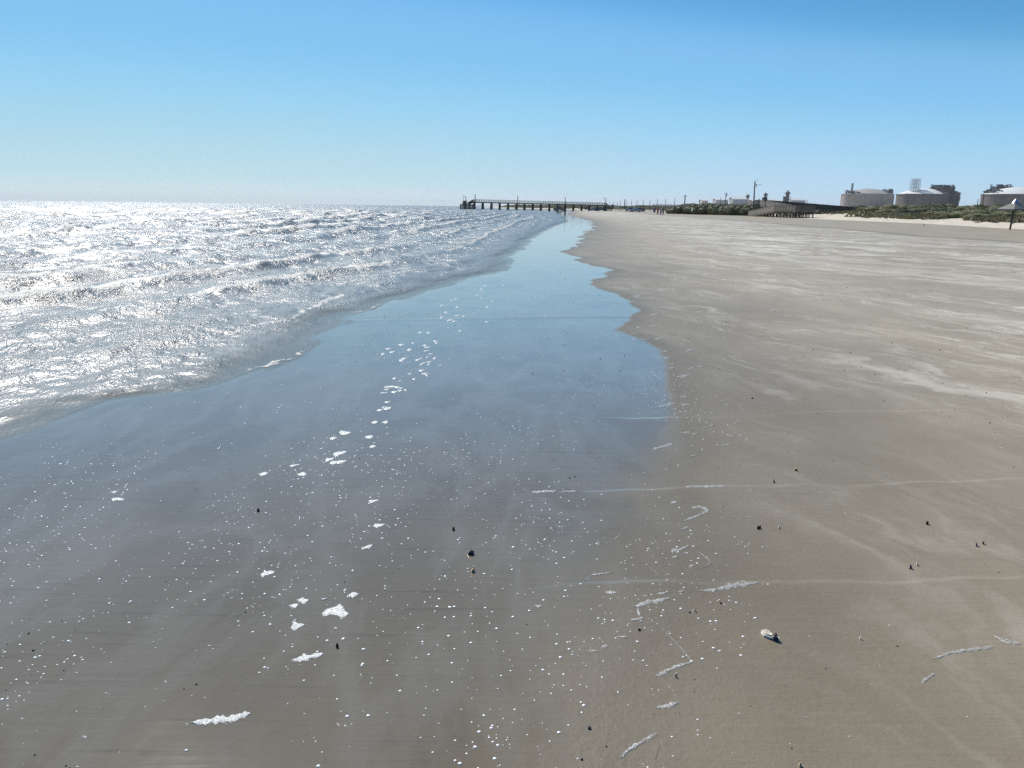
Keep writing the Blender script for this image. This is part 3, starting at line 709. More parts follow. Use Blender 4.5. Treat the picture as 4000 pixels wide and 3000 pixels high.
pole(1855.5, 758.8, 792, .30); pole(2022.4, 763, 796, .26); pole(2208.8, 769, 812, .26); pole(2367.7, 774.5, 822, .26, -1, arm=.75)
pole(1819, 766, 802, .26, -1, arm=.55); pole(1809, 764.5, 802, .14, 1, arm=.05)
# sea end: ramp down to the low landing
mb = MB(); p1, p2 = pz(1853, 788.6), pz(1829, 800)
mb.bar(L(p1, 0), L(p2, 0), WP, .35); mb.build('end_ramp', M['timber'], pier)
for y in (-WP / 2, WP / 2):
    mb = MB(); q1, q2 = pz(1850, 779), pz(1829, 790.5); n = 12
    for k in range(5): d = Vector((0, 0, -.27 * k)); mb.bar(L(q1 + d, y), L(q2 + d, y), .06, .2)
    for k in range(n + 1): t = q1.lerp(q2, k / n); mb.bar(L(t, y), L(t - Vector((0, 0, 1.4)), y), .09, .09)
    mb.build('ramp_railing', M['timber'], pier)
mb = MB(); p1, p2 = pz(1797, 798.7), pz(1850, 800.5); p1.z = p2.z = (p1.z + p2.z) / 2
mb.bar(L(p1, 0), L(p2, 0), WP + 2.2, .30)
for y in (-1.8, 1.8): mb.bar(L(p1 - Vector((0, 0, .3)), y), L(p2 - Vector((0, 0, .3)), y), .2, .35)
mb.build('end_landing', M['timber'], pier)
for k, px in enumerate((1800, 1806.5, 1812, 1817, 1822, 1828, 1833, 1838.5, 1844)):
    mb = MB(); p = pz(px, 800); x = p.x - O.x
    for yy in (-1.9, -.6, .6, 1.9): mb.tube([(x + .2, yy, p.z - .1), (x - .28 - (.3 if k < 2 else 0) + .25 * math.sin(k * 3 + yy), yy * 1.1, -1.2)], .18, 7)
    mb.bar((x, -1.9, p.z - .5), (x - .2, 1.9, .1), .08, .2); mb.build('landing_pile', M['timber_dark'], pier)
mb = MB()
for px in (1806, 1812, 1818, 1824, 1830):
    p = pz(px, 800)
    for y in (-2.2, 2.2): mb.bar(L(p, y), L(p + Vector((0, 0, 1.15)), y), .1, .1)
for y in (-2.2, 2.2):
    for dz in (1.15, .8, .45): mb.bar(L(pz(1806, 800) + Vector((0, 0, dz)), y), L(pz(1830, 800) + Vector((0, 0, dz)), y), .06, .16)
mb.build('landing_railing', M['timber'], pier)
mb = MB(); p = pz(1816, 793); mb.box(L(p, -.2), (1.6, 2.2, 1.9)); mb.box(L(p + Vector((0, 0, 1.05)), -.2), (1.9, 2.5, .14)); mb.build('bait_hut', M['timber_dark'], pier)
# land end: stair and boarded landing
mb = MB(); p1, p2 = pz(2366, 801), pz(2388, 815)
for k in range(12): t = p1.lerp(p2, (k + .5) / 12); mb.box(L(t, 0), (.3, WP, .08))
for y in (-WP / 2, WP / 2): mb.bar(L(p1, y), L(p2, y), .08, .3)
mb.build('stair', M['timber'], pier)
for y in (-WP / 2, WP / 2):
    mb = MB(); q1, q2 = pz(2364, 792.5), pz(2383, 804); mb.bar(L(q1, y), L(q2, y), .10, .16); mb.bar(L(q1 - Vector((0, 0, .45)), y), L(q2 - Vector((0, 0, .45)), y), .08, .14)
    for k in range(6): t = q1.lerp(q2, k / 5); mb.bar(L(t, y), L(t - Vector((0, 0, 1.1)), y), .12, .12)
    mb.build('stair_railing', M['board'], pier)
mb = MB()
for k in range(15):
    p = pz(2361 + k * 2.15, 813.5); hgt = 2.3 if k < 11 else 1.7
    for y in (-WP / 2 - .4, WP / 2 + .4): mb.bar((p.x - O.x, y, .02), (p.x - O.x, y, hgt * (1 + .05 * math.sin(k * 5))), .25, .06)
mb.bar(L(pz(2361, 815), 0), L(pz(2392, 815), 0), WP, .2); mb.build('boarded_skirt', M['timber_dark'], pier)
mb = MB(); p = pz(2392, 803.5); mb.box(L(p, -.3), (1.2, 1.6, 1.2)); mb.bar(L(p - Vector((.4, 0, 0)), -.3), (p.x - O.x - .4, -.3, 0), .12); mb.bar(L(p + Vector((.4, 0, 0)), -.3), (p.x - O.x + .4, -.3, 0), .12)
mb.build('notice_box', M['steel_dark'], pier)

# ---------------------------------------------------------------- the dune walkover
wk = empty('dune_walkover', (60, 180, 0), 0, label='grey boarded dune walkover with a switchback ramp down to the beach on many dark posts', cat='walkover')
OW = Vector((60, 180, 0))
def rail_run(p1, p2, h, mat, par, n, solid=True, side=0.0, name='railing'):
    p1, p2 = Vector(p1) - OW, Vector(p2) - OW; mb = MB(); m = 6 if solid else 3
    for k in range(m):
        z = h * (1 - k / m) - .06; mb.bar(p1 + Vector((0, 0, z)), p2 + Vector((0, 0, z)), .04, h / m * (.86 if solid else .3))
    for k in range(n + 1):
        t = p1.lerp(p2, k / n); mb.bar(t - Vector((0, 0, .25)), t + Vector((0, 0, h + .04)), .10, .10)
    mb.bar(p1 + Vector((0, 0, h + .04)), p2 + Vector((0, 0, h + .04)), .14, .05)
    return mb.build(name, mat, par)
def deck_run(p1, p2, w, par, dirx, name='deck'):
    a1, b1 = Vector(p1) - OW, Vector(p2) - OW; mb = MB(); n = max(2, int((b1 - a1).length / .17))
    for k in range(n):
        t = a1.lerp(b1, (k + .5) / n)
        mb.box(t - Vector((0, 0, .03)), ((.15, w, .05) if dirx else (w, .15, .05)))
    for s_ in (-.45, 0, .45):
        o_ = Vector((0, w * s_, -.2)) if dirx else Vector((w * s_, 0, -.2)); mb.bar(a1 + o_, b1 + o_, .1, .28)
    return mb.build(name, M['board'], par)
lo0, lo1 = (59, 198.5, .10), (59, 179, 1.42)                  # lower ramp rises towards the camera
deck_run(lo0, lo1, 1.7, wk, False, 'lower_ramp')
for dx in (-.85, .85): rail_run((59 + dx, 198.5, .10), (59 + dx, 179, 1.42), 1.1, M['board'], wk, 10)
up0, up1 = (61.2, 178, 1.42), (61.2, 197, 2.75)
deck_run(up0, up1, 1.7, wk, False, 'upper_ramp')
for dx in (-.85, .85): rail_run((61.2 + dx, 178, 1.42), (61.2 + dx, 197, 2.75), 1.1, M['board'], wk, 10)
deck_run((60.1, 178.9, 1.42), (60.1, 165.5, 1.42), 4.0, wk, False, 'viewing_platform')
for dx in (-2.0, 2.0): rail_run((60.1 + dx, 178.5 if dx > 0 else 178.5, 1.42), (60.1 + dx, 165.5, 1.42), 1.1, M['timber'], wk, 7, solid=(dx < 0))
rail_run((58.1, 165.4, 1.42), (62.1, 165.4, 1.42), 1.1, M['timber'], wk, 3)
deck_run((58.2, 198.8, 2.75), (63.5, 198.8, 2.75), 3.4, wk, True, 'top_landing')
deck_run((63.5, 199.2, 2.75), (86, 202.5, 1.35), 2.2, wk, True, 'boardwalk')
for dy in (-1.1, 1.1): rail_run((60 if dy > 0 else 62.3, 199.0 + dy, 2.80), (86, 202.5 + dy, 1.38), 1.1, M['timber_dark'], wk, 18)  # boards in shade, the shade given by the darker timber colour
rail_run((58.2, 197.2, 2.75), (58.2, 200.4, 2.75), 1.1, M['board'], wk, 2)
mb = MB()
mb.box((2.0, 18.9, 4.15), (.9, 1.3, .75)); mb.box((2.0, 18.9, 4.56), (1.1, 1.5, .08)); mb.bar((1.6, 18.9, 2.6), (1.6, 18.9, 3.9), .1); mb.bar((2.4, 18.9, 2.6), (2.4, 18.9, 3.9), .1)
mb.build('notice_box', M['steel_dark'], wk)
def posts(xs, ys, ztop):
    for y in ys:
        for x in xs:
            zg = gz(x, y) - .4; zt = ztop(y)
            if zt - zg < .5: continue
            MB().bar((x - OW.x, y - OW.y, zg), (x - OW.x, y - OW.y, zt), .20, .20).build('post', M['timber_dark'], wk)
posts((58.2, 59.8), np.arange(180, 196, 2.0), lambda y: 1.42 - (y - 179) * .0677 - .1)
posts((60.5, 62.0), np.arange(179.5, 198, 2.3), lambda y: 1.42 + (y - 178) * .07 - .1)
posts((58.2, 59.4, 60.8, 62.0), np.arange(166, 178.6, 2.1), lambda y: 1.4)
mb = MB()
for y in (167.5, 171.5, 175.5):
    mb.bar((-1.8, y - 180, .25), (2.0, y - 180, 1.2), .06, .18)
for y in np.arange(166, 176, 4.2): mb.bar((-1.9, y - 180, .2), (-1.9, y - 176, 1.2), .06, .16)
mb.build('cross_brace', M['timber_dark'], wk)
for x in np.arange(65, 86, 3.0):
    for dy in (-1, 1): MB().bar((x - 60, 19.2 + (x - 63.5) * .105 + dy, -.2), (x - 60, 19.2 + (x - 63.5) * .105 + dy, 2.65 - (x - 63.5) * .062), .2).build('post', M['timber_dark'], wk)

# ---------------------------------------------------------------- poles and lamps
def utility_pole(px, ytop, Y, w, label, grp=None, arm=True):
    b = at(px, 815, Y); t = at(px, ytop, Y); z0 = gz(b.x, Y) - .3
    o = empty('utility_pole', (b.x, Y, z0), random.uniform(-.3, .3), label=label, cat='utility pole', group=grp); hh = t.z - z0
    MB().tube([(0, 0, 0), (0, 0, hh)], [w * .72, w * .5], 8).build('shaft', M['pole'], o)
    if arm:
        m = MB().bar((-1.0, 0, hh - .6), (1.0, 0, hh - .6), .12, .14)
        for x in (-.9, 0, .9): m.tube([(x, 0, hh - .55), (x, 0, hh - .3)], .06, 6)
        m.build('crossarm', M['pole'], o)
    return o
for px, yt, Y, w in ((2381.8,788.6,1000,.34),(2396.8,787.5,950,.34),(2411.8,786.8,900,.34),(2422.6,784.1,850,.34),(2446,784,820,.33),(2466,783,770,.33),
                     (2487,782.3,740,.33),(2511.6,779.8,700,.33),(2537.4,779.5,660,.32),(2566,777.6,620,.32),(2598.5,777,580,.31),(2634,773,540,.31)):
    utility_pole(px, yt, Y, w, 'thin grey utility pole in the long row behind the beach', 'row of utility poles behind the beach', arm=False)
utility_pole(2439.4, 777.8, 560, .50, 'thickest utility pole of the far row, just left of the parked vehicles', arm=False)
utility_pole(2673.5, 761.5, 420, .48, 'tall thick utility pole at the left end of the dark shrubs')
utility_pole(2731.5, 778.7, 520, .30, 'short pole tip showing above the dark shrubs left of the white roofs', arm=False)
o = utility_pole(2832, 752, 420, .36, 'utility pole with a transformer can in front of the white buildings')
MB().tube([(.35, 0, 7.0), (.35, 0, 8.0)], .32, 10).build('transformer', M['lamp'], o)
utility_pole(2812, 771, 560, .3, 'thin short pole left of the transformer pole', arm=False)
for px, yt, Y in ((2360,790.5,1100),(2552,792,900),(2583,794,950),(2608,794.5,950),(2622,795,980)):
    utility_pole(px, yt, Y, .3, 'faint short pole on the far skyline', 'faint far poles', arm=False)
# street lamp by the walkover
b = at(2946, 790, 196.5); z0 = gz(b.x, 196.5); t = at(2949, 708, 196.5)
sl = empty('street_lamp', (b.x, 196.5, z0), 0, label='tall dark pole with a curved lamp arm standing behind the walkover', cat='street lamp'); hh = t.z - z0
MB().tube([(0, 0, -.3), (t.x - b.x, 0, hh)], [.19, .13], 10).build('shaft', M['pole'], sl, True)
m = MB().tube([(.2, 0, hh - 1.35), (.45, 0, hh - .95), (.75, 0, hh - .82), (.98, 0, hh - .78)], .035, 6); m.build('lamp_arm', M['metal'], sl)
m = MB().ball((1.15, 0, hh - .8), .24, .12, .08, 10); m.build('lamp_head', M['lamp'], sl, True)
m = MB().tube([(t.x - b.x, 0, hh - .1), (-.1, 0, hh + .1), (.55, 0, hh + .42)], .035, 6); m.tube([(.2, 0, hh + .1), (-.25, 0, hh - .28)], .03, 6); m.build('aerial', M['metal'], sl)
MB().box((.16, 0, hh - .9), (.22, .22, .6)).build('junction_box', M['lamp'], sl)

# ---------------------------------------------------------------- storage tanks
def hz(px): return 1500 - (math.tan(PITCH) * F) / 1.0 + (px - 2000) * math.tan(ROLL) + 0
def tank(px, Y, Rt, y_wall, y_dome, wall_mat, dome_mat, label, seed, racks):
    c0 = at(px, 820, Y); zt = at(px, y_wall, Y).z; zd = at(px, y_dome, Y).z; rn = random.Random(seed)
    o = empty('storage_tank', (c0.x, Y, 0), 0, label=label, cat='storage tank', group='domed storage tanks behind the dunes')
    MB().lathe((0, 0, 0), [(Rt, -1), (Rt, zt - 1.2), (Rt + .5, zt - 1.2), (Rt + .5, zt), (Rt - .5, zt)], 72).build('wall', wall_mat, o)
    m = MB()                                              # buttresses and rings on the wall
    for k in range(4):
        a_ = k * math.pi / 2 + seed; m.box((math.cos(a_) * (Rt + .4), math.sin(a_) * (Rt + .4), zt / 2), (1.2, 3.2, zt + .6), a_)
    m.build('buttress', wall_mat, o)
    prof = []; hd = zd - zt
    for k in range(13): tt = k / 12; prof.append(((Rt - 1.0) * (1 - tt) + .01, zt + hd * (1 - (1 - tt) ** 2)))
    MB().lathe((0, 0, 0), prof, 72).build('dome', dome_mat, o, True)
    for (kind, a0, a1, r0_, r1_, z0_, z1_, n) in racks:
        m = MB()
        if kind == 'rack':                                # pipes, platforms and columns over the rim
            for k in range(n):
                a_ = rn.uniform(a0, a1); rr = rn.uniform(r0_, r1_); x, y = rr * math.cos(a_), rr * math.sin(a_); zz = rn.uniform(z0_ + .35 * (z1_ - z0_), z1_)
                m.tube([(x, y, z0_ - 2), (x, y, zz)], rn.uniform(.2, .5), 6)
                if rn.random() < .45: m.box((x, y, zz), (rn.uniform(2, 5), rn.uniform(2, 5), rn.uniform(.2, .9)), a_)
                a2 = a_ + rn.uniform(-.25, .25); x2, y2 = rr * math.cos(a2), rr * math.sin(a2)
                m.tube([(x, y, zz - .5), (x2, y2, rn.uniform(z0_, z1_) * .5 + zz * .5)], rn.uniform(.2, .45), 5)
                m.tube([(x, y, z0_ + rn.random() * 2), (x * 1.03, y * 1.03, zz - 1)], .25, 5)
            m.build('pipe_rack', M['steel_dark'], o)
        elif kind == 'stack':
            x, y = r0_ * math.cos(a0), r0_ * math.sin(a0); m.tube([(x, y, z0_), (x, y, z1_ - 1)], 1.6, 12); m.ball((x, y, z1_ - 1.2), 1.6, 1.6, 1.3, 12)
            m.box((x, y, z0_ + 2), (6, 6, 1)); m.build('vent_stack', M['scaffold'], o)
        elif kind == 'tower':
            x, y = r0_ * math.cos(a0), r0_ * math.sin(a0); w_ = 4.6
            nl = 9; dz = (z1_ - z0_) / nl
            for i_ in (-1, -.33, .33, 1):
                for j_ in (-1, 0, 1): m.bar((x + i_ * w_, y + j_ * w_, z0_), (x + i_ * w_, y + j_ * w_, z1_), .30)
            for k in range(nl + 1):
                zz = z0_ + k * dz
                for j_ in (-1, 1): m.bar((x - w_, y + j_ * w_, zz), (x + w_, y + j_ * w_, zz), .3); m.bar((x + j_ * w_, y - w_, zz), (x + j_ * w_, y + w_, zz), .3)
                if k < nl: m.bar((x - w_, y - w_, zz), (x, y - w_, zz + dz), .16); m.bar((x, y - w_, zz + dz), (x + w_, y - w_, zz), .16)
            m.build('scaffold_tower', M['scaffold'], o)
        elif kind == 'stairs':
            x, y = (Rt + 1.5) * math.cos(a0), (Rt + 1.5) * math.sin(a0); k = 0; zz = 0
            while zz < zt:
                s_ = 1 if k % 2 else -1; tx, ty = -math.sin(a0) * 3, math.cos(a0) * 3
                m.bar((x - tx * s_, y - ty * s_, zz), (x + tx * s_, y + ty * s_, zz + 4), 1.0, .4); zz += 4; k += 1
            for s_ in (-1, 1): m.bar((x - math.sin(a0) * 3 * s_, y + math.cos(a0) * 3 * s_, 0), (x - math.sin(a0) * 3 * s_, y + math.cos(a0) * 3 * s_, zt + 1.5), .4)
            m.build('stair_tower', M['scaffold'], o)
    return zt, zd
def za(px, py, Y): return at(px, py, Y).z
Y1, Y2, Y3 = 1200, 1065, 947
tank(3382, Y1, 35.5, 758.0, 736.5, M['concrete'], M['dome_grey'], 'leftmost storage tank, pale grey wall and grey dome with a round stack on its left', 1,
     [('stack', R(200), 0, 30, 0, za(3382,755,Y1), za(3382,716,Y1), 0), ('rack', R(180), R(228), 27, 34, za(3382,757,Y1), za(3382,744,Y1), 14),
      ('rack', R(-52), R(5), 22, 34, za(3382,756,Y1), za(3382,737,Y1), 42), ('stairs', R(196), 0, 0, 0, 0, 0, 0)])
tank(3607, Y2, 34.8, 758.6, 736.0, M['concrete_dark'], M['dome_white'], 'middle storage tank, dark stained wall, white dome and heavy pipework covering its right half', 2,
     [('tower', R(206), 0, 22.0, 0, za(3600,750,Y2), za(3600,700.5,Y2), 0), ('rack', R(-80), R(5), 6, 35, za(3610,757,Y2), za(3610,722,Y2), 240), ('rack', R(-60), R(0), 34, 40, za(3610,800,Y2), za(3610,748,Y2), 130)])
tank(3963, Y3, 36.5, 759.6, 731.5, M['concrete_dark'], M['dome_white'], 'rightmost storage tank, cut by the picture edge, white dome with steelwork on its back left', 3,
     [('rack', R(120), R(200), 22, 34, za(3960,760,Y3), za(3960,737,Y3), 70), ('rack', R(85), R(140), 14, 28, za(3960,745,Y3), za(3960,719,Y3), 60)])
b = at(3815, 812, 900); cr_ = empty('crane', (b.x, 900, 0), 0, label='slender tilted crane boom left of the rightmost tank', cat='crane')
t = at(3821, 779, 900); m = MB()
for dx in (-.4, .4): m.bar((dx, 0, 2), (t.x - b.x + dx, 0, t.z), .25)
for k in range(12): q1 = Vector((-.4, 0, 2)).lerp(Vector((t.x - b.x - .4, 0, t.z)), k / 12); q2 = Vector((.4, 0, 2)).lerp(Vector((t.x - b.x + .4, 0, t.z)), (k + 1) / 12); m.bar(q1, q2, .12)
m.build('boom', M['steel_dark'], cr_); MB().box((-1, 0, 1.6), (4, 3, 2.2), 0, .85).build('cab', M['steel_dark'], cr_)

# ---------------------------------------------------------------- plant buildings and ball-topped towers
def shed(px0, px1, yr, ye, yb, Y, label, wall='pale_wall', roof='white_roof', win=True):
    a1, a2 = at(px0, ye, Y), at(px1, ye, Y); w = a2.x - a1.x; ze = (a1.z + a2.z) / 2; zr = at((px0 + px1) / 2, yr, Y + 6).z; d = 12.0
    o = empty('shed', ((a1.x + a2.x) / 2, Y + d / 2, 0), 0, label=label, cat='building')
    MB().add([(-w/2, -d/2, -1), (w/2, -d/2, -1), (w/2, d/2, -1), (-w/2, d/2, -1), (-w/2, -d/2, ze), (w/2, -d/2, ze), (w/2, d/2, ze), (-w/2, d/2, ze), (-w/2, 0, zr - .1), (w/2, 0, zr - .1)],
             [(0, 1, 5, 4), (2, 3, 7, 6), (1, 2, 6, 9, 5), (3, 0, 4, 8, 7)]).build('wall', M[wall], o)
    e = .5
    MB().add([(-w/2-e, -d/2-e, ze-.1), (w/2+e, -d/2-e, ze-.1), (w/2+e, 0, zr), (-w/2-e, 0, zr), (w/2+e, d/2+e, ze-.1), (-w/2-e, d/2+e, ze-.1),
              (-w/2-e, -d/2-e, ze+.1), (w/2+e, -d/2-e, ze+.1), (w/2+e, 0, zr+.2), (-w/2-e, 0, zr+.2), (w/2+e, d/2+e, ze+.1), (-w/2-e, d/2+e, ze+.1)],
             [(0, 3, 2, 1), (3, 5, 4, 2), (6, 7, 8, 9), (9, 8, 10, 11), (0, 1, 7, 6), (5, 11, 10, 4), (0, 6, 9, 3), (1, 2, 8, 7), (3, 9, 11, 5), (2, 4, 10, 8)]).build('roof', M[roof], o)
    return o, w, ze
YB = 700
shed(2743, 2765, 779, 783.5, 795, YB, 'low white roofed building furthest left behind the dark shrubs')
shed(2798, 2845, 775, 781, 795, YB, 'white roofed building behind the transformer pole')
shed(2863, 2917, 769.5, 778, 795, YB, 'largest white roofed hall left of the first ball-topped tower')
shed(2918, 2946, 781, 784.5, 795, YB, 'low white roof squeezed between the hall and the lamp pole')
shed(2975, 3029, 776, 784, 795, YB, 'long white roof just right of the lamp pole')
shed(3036, 3052, 780, 785, 795, YB + 40, 'small white roof right of the long white roof')
o, w, ze = shed(3092, 3146, 774, 782.5, 800, YB, 'white roofed hall at the right end above the boardwalk')
m = MB()
for dx in (0, 2.6):
    for dy in (-3, 3): m.bar((w / 2 + .6 + dx, dy, 0), (w / 2 + .6 + dx, dy, ze - .6), .3)
m.box((w / 2 + 1.9, 0, ze - .5), (3.4, 7, .4)); m.box((w / 2 + 1.9, 0, ze - 3.2), (3.2, 6.5, .25)); m.build('lean_to', M['pale_wall'], o)
def ball_tower(px, yc, rpx, shaft_w, Y, label):
    c0 = at(px, yc, Y); rr = rpx / F * Y; o = empty('ball_tower', (c0.x, Y, 0), 0, label=label, cat='tower', group='ball-topped towers behind the white roofs')
    MB().tube([(0, 0, -1), (0, 0, c0.z - rr * .6)], [shaft_w, shaft_w * .8], 12).build('shaft', M['steel_dark'], o, True)
    MB().ball((0, 0, c0.z), rr, rr, rr * .9, 18).build('tower_head', M['steel_dark'], o, True)
    m = MB().lathe((0, 0, c0.z), [(rr * 1.15, -.15), (rr * 1.15, .25), (rr * .9, .25)], 18)
    for k in range(10): t = k * .628; m.bar((rr * 1.12 * math.cos(t), rr * 1.12 * math.sin(t), c0.z), (rr * 1.12 * math.cos(t), rr * 1.12 * math.sin(t), c0.z + 1.0), .12)
    m.build('gallery', M['scaffold'], o)
    MB().ball((-rr * .3, -rr * .3, c0.z + rr * 1.1), rr * .42, n=14).build('ball', M['white_roof'], o, True)
    return o, c0.z, rr
ball_tower(2921, 767, 7.0, 1.2, 760, 'left ball-topped tower beside the largest white hall')
ball_tower(2991, 761.5, 7.8, 1.3, 740, 'middle ball-topped tower above the long white roof')
o, zc, rr = ball_tower(3077, 755.5, 9.0, 1.7, 700, 'tallest, rightmost ball-topped tower with a thick dark shaft')
MB().box((-1.6, 0, zc * .42), (3.2, 3.5, zc * .84)).build('lift_shaft', M['steel_dark'], o)
m = MB().bar((3.0, 0, 0), (3.0, 0, zc - 3), .3); m.bar((3.0, 0, zc - 3), (0, 0, zc - 2.6), .3); m.build('ladder', M['scaffold'], o)
shed(2556, 2640, 799.5, 801.8, 815, 1000, 'long low grey warehouse on the skyline above the three walkers', 'grey_wall', 'grey_wall')
o, w, ze = shed(2572, 2592, 798.5, 800.5, 815, 985, 'grey block with a white panel in front of the long warehouse', 'grey_wall', 'grey_wall')
MB().box((.5, -6.05, ze - 1.3), (2.6, .08, 2.2)).build('panel', M['white_paint'], o)
shed(2538, 2556, 802, 804, 815, 1010, 'low grey annex left of the long warehouse', 'grey_wall', 'grey_wall')
shed(2416.5, 2424, 806.5, 807.5, 815, 640, 'left one of two small grey huts beyond the pier', 'grey_wall', 'grey_wall')
shed(2430, 2438, 807, 808, 815, 620, 'right one of two small grey huts beyond the pier', 'grey_wall', 'grey_wall')

# ---------------------------------------------------------------- vehicles
def vehicle(px, py, Y, rz, kind, col, label, grp='vehicles parked on the sand near the pier'):
    c0 = at(px, py, Y); o = empty({'suv': 'parked_suv', 'pickup': 'pickup_truck', 'car': 'parked_car'}[kind], (c0.x, Y, gz(c0.x, Y)), rz, label=label, cat={'suv': 'car', 'pickup': 'pickup truck', 'car': 'car'}[kind], group=grp)
    Ln, Wd, Ht = {'suv': (4.7, 1.9, 1.8), 'pickup': (5.6, 1.95, 1.85), 'car': (4.4, 1.75, 1.45)}[kind]
    pm = paint('paint_' + kind, col); g = .32
    low = Ht * .56
    side = {'suv': [(-.5, g), (.5, g), (.5, low * .9), (.27, low), (.13, Ht), (-.46, Ht), (-.5, low)],
            'pickup': [(-.5, g), (.5, g), (.5, low * .95), (.25, low), (.12, Ht), (-.10, Ht), (-.14, low), (-.5, low)],
            'car': [(-.5, g), (.5, g), (.5, low * .8), (.25, low), (.08, Ht), (-.22, Ht), (-.40, low), (-.5, low)]}[kind]
    n = len(side); vs = []
    for sgn in (-1, 1):
        for x, z in side: vs.append((x * Ln, sgn * Wd / 2 * (1 if z <= low + .01 else .82), z))
    fs = [tuple(range(n))[::-1], tuple(range(n, 2 * n))] + [(i, (i + 1) % n, (i + 1) % n + n, i + n) for i in range(n)]
    MB().add(vs, fs).build('body', pm, o, False, .06)
    cab = [p for p in side if p[1] > low - .01 and p[0] > -.47]
    xs = [p[0] for p in side if abs(p[1] - Ht) < .01]; x1, x0 = max(xs), min(xs)
    for sgn in (-1, 1):
        w = Wd / 2 * .92 + .02
        MB().add([((x0 + .02) * Ln, sgn * (Wd / 2 * .83 + .01), Ht - .10), ((x1 - .01) * Ln, sgn * (Wd / 2 * .83 + .01), Ht - .10), ((x1 + .08) * Ln, sgn * (Wd / 2 * .97 + .01), low + .08), ((x0 - .0) * Ln, sgn * (Wd / 2 * .97 + .01), low + .08)], [(0, 1, 2, 3)]).build('side_window', M['glass'], o)
    xf = .27 if kind == 'suv' else .25
    MB().add([((x1 + .012) * Ln, -Wd * .36, Ht - .08), ((x1 + .012) * Ln, Wd * .36, Ht - .08), ((xf + .004) * Ln, Wd * .43, low + .06), ((xf + .004) * Ln, -Wd * .43, low + .06)], [(0, 1, 2, 3)]).build('windscreen', M['glass'], o)
    xr = -.5 if kind == 'suv' else (-.14 if kind == 'pickup' else -.40)
    MB().add([((x0 - .012) * Ln, -Wd * .36, Ht - .08), ((x0 - .012) * Ln, Wd * .36, Ht - .08), ((xr - .006) * Ln, Wd * .42, low + .06), ((xr - .006) * Ln, -Wd * .42, low + .06)], [(0, 1, 2, 3)]).build('rear_window', M['glass'], o)
    for x in (-.32, .33):
        for sgn in (-1, 1):
            w_ = MB().tube([(x * Ln, sgn * (Wd / 2 - .22), .36), (x * Ln, sgn * (Wd / 2 + .02), .36)], .36, 14).build('wheel', M['tyre'], o)
            MB().tube([(x * Ln, sgn * (Wd / 2), .36), (x * Ln, sgn * (Wd / 2 + .035), .36)], .2, 10).build('rim', M['metal'], w_)
    for sgn in (-1, 1): MB().box((.497 * Ln, sgn * Wd * .36, low * .72), (.06, .34, .18)).build('headlight', M['chrome'], o)
    MB().box((.5 * Ln, 0, g + .12), (.16, Wd * .94, .18)).build('bumper', M['metal'], o)
    return o
vehicle(2461, 826, 352, R(-70), 'suv', (.05, .06, .065), 'dark SUV at the left end of the parked vehicles')
vehicle(2481, 826, 350, R(195), 'pickup', (.33, .33, .36), 'pale grey pickup between the two dark vehicles')
vehicle(2497, 826, 352, R(-60), 'suv', (.04, .10, .11), 'dark teal SUV at the right end of the parked vehicles')
vehicle(2184, 822, 383, R(8), 'pickup', (.025, .03, .035), 'black pickup on the sand in front of the middle of the pier', None)
vehicle(2311, 822, 402, R(60), 'car', (.28, .32, .36), 'pale silver car seen under the pier, leftmost of three')
vehicle(2325, 822, 404, R(120), 'suv', (.06, .10, .14), 'dark blue SUV seen under the pier, middle of three')
vehicle(2351, 822, 403, R(20), 'suv', (.12, .18, .22), 'blue grey SUV seen under the pier next to its land end')

# ---------------------------------------------------------------- small things on the beach and dunes
for px, yt, h_ in ((2514, 816, 1.9),):
    b = at(px, 826, 350); o = empty('sign_board', (b.x, 350, 0), 0, label='brown board standing right of the teal SUV', cat='sign')
    MB().box((0, 0, 1.15), (1.1, .08, 1.3)).build('board', basic('brown_board', (.16, .09, .07), .7), o)
    for s_ in (-.4, .4): MB().bar((s_, .08, -.2), (s_, .08, 1.8), .1).build('leg', M['pole'], o)
b = at(2556, 822, 330); o = empty('portable_toilet', (b.x, 330, 0), 0, label='small purple cabin left of the three walkers', cat='cabin')
MB().box((0, 0, .95), (.95, .95, 1.9)).build('cabin', basic('purple_plastic', (.12, .09, .17), .5), o, False, .04); MB().box((0, 0, 1.95), (1.0, 1.0, .14), 0, .8).build('roof', M['pale_wall'], o)
for i, px in enumerate((2404, 2409, 2416, 2421, 2427, 2434, 2442, 2448, 2508, 2521, 2527, 2534, 2540, 2546)):
    Yp = 372 + (i % 3) * 14; b = at(px, 822, Yp); h_ = random.uniform(.9, 1.4)
    o = MB().tube([(0, 0, -.2), (0, 0, h_), (0, 0, h_ + .06)], [.19, .17, .08], 8).build('bollard', M['white_paint']); o.location = (b.x, Yp, gz(b.x, Yp))
    tag(o, 'short pale wooden bollard on the sand by the pier access', 'bollard', 'pale bollards on the upper beach')
for px, y0, y1, lab in ((2704, 811, 817, 'small white marker post half hidden in the shrubs'), (2796.5, 822, 833.5, 'white marker post at the dune foot left of the walkover'), (3366, 809, 826, 'cream leaning post in a gap of the dune scrub')):
    # stand each post on the dune where its base shows
    Yp = 120
    for Yt in np.arange(90, 330, 1.0):
        g = at(px, y1, Yt)
        if gz(g.x, Yt) >= g.z: Yp = Yt; break
    b = at(px, y1, Yp); t = at(px - (4 if px > 3000 else 0), y0, Yp); hh = t.z - b.z; o = empty('marker_post', b, 0, label=lab, cat='post')
    MB().bar((0, 0, -.3), (t.x - b.x, 0, hh), .22 if px > 3000 else .14).build('post', M['white_paint'], o)
    MB().box((t.x - b.x, 0, hh + .03), (.3 if px > 3000 else .2, .2, .08)).build('cap', M['white_paint'], o)
b = G(3893, 882); o = MB()
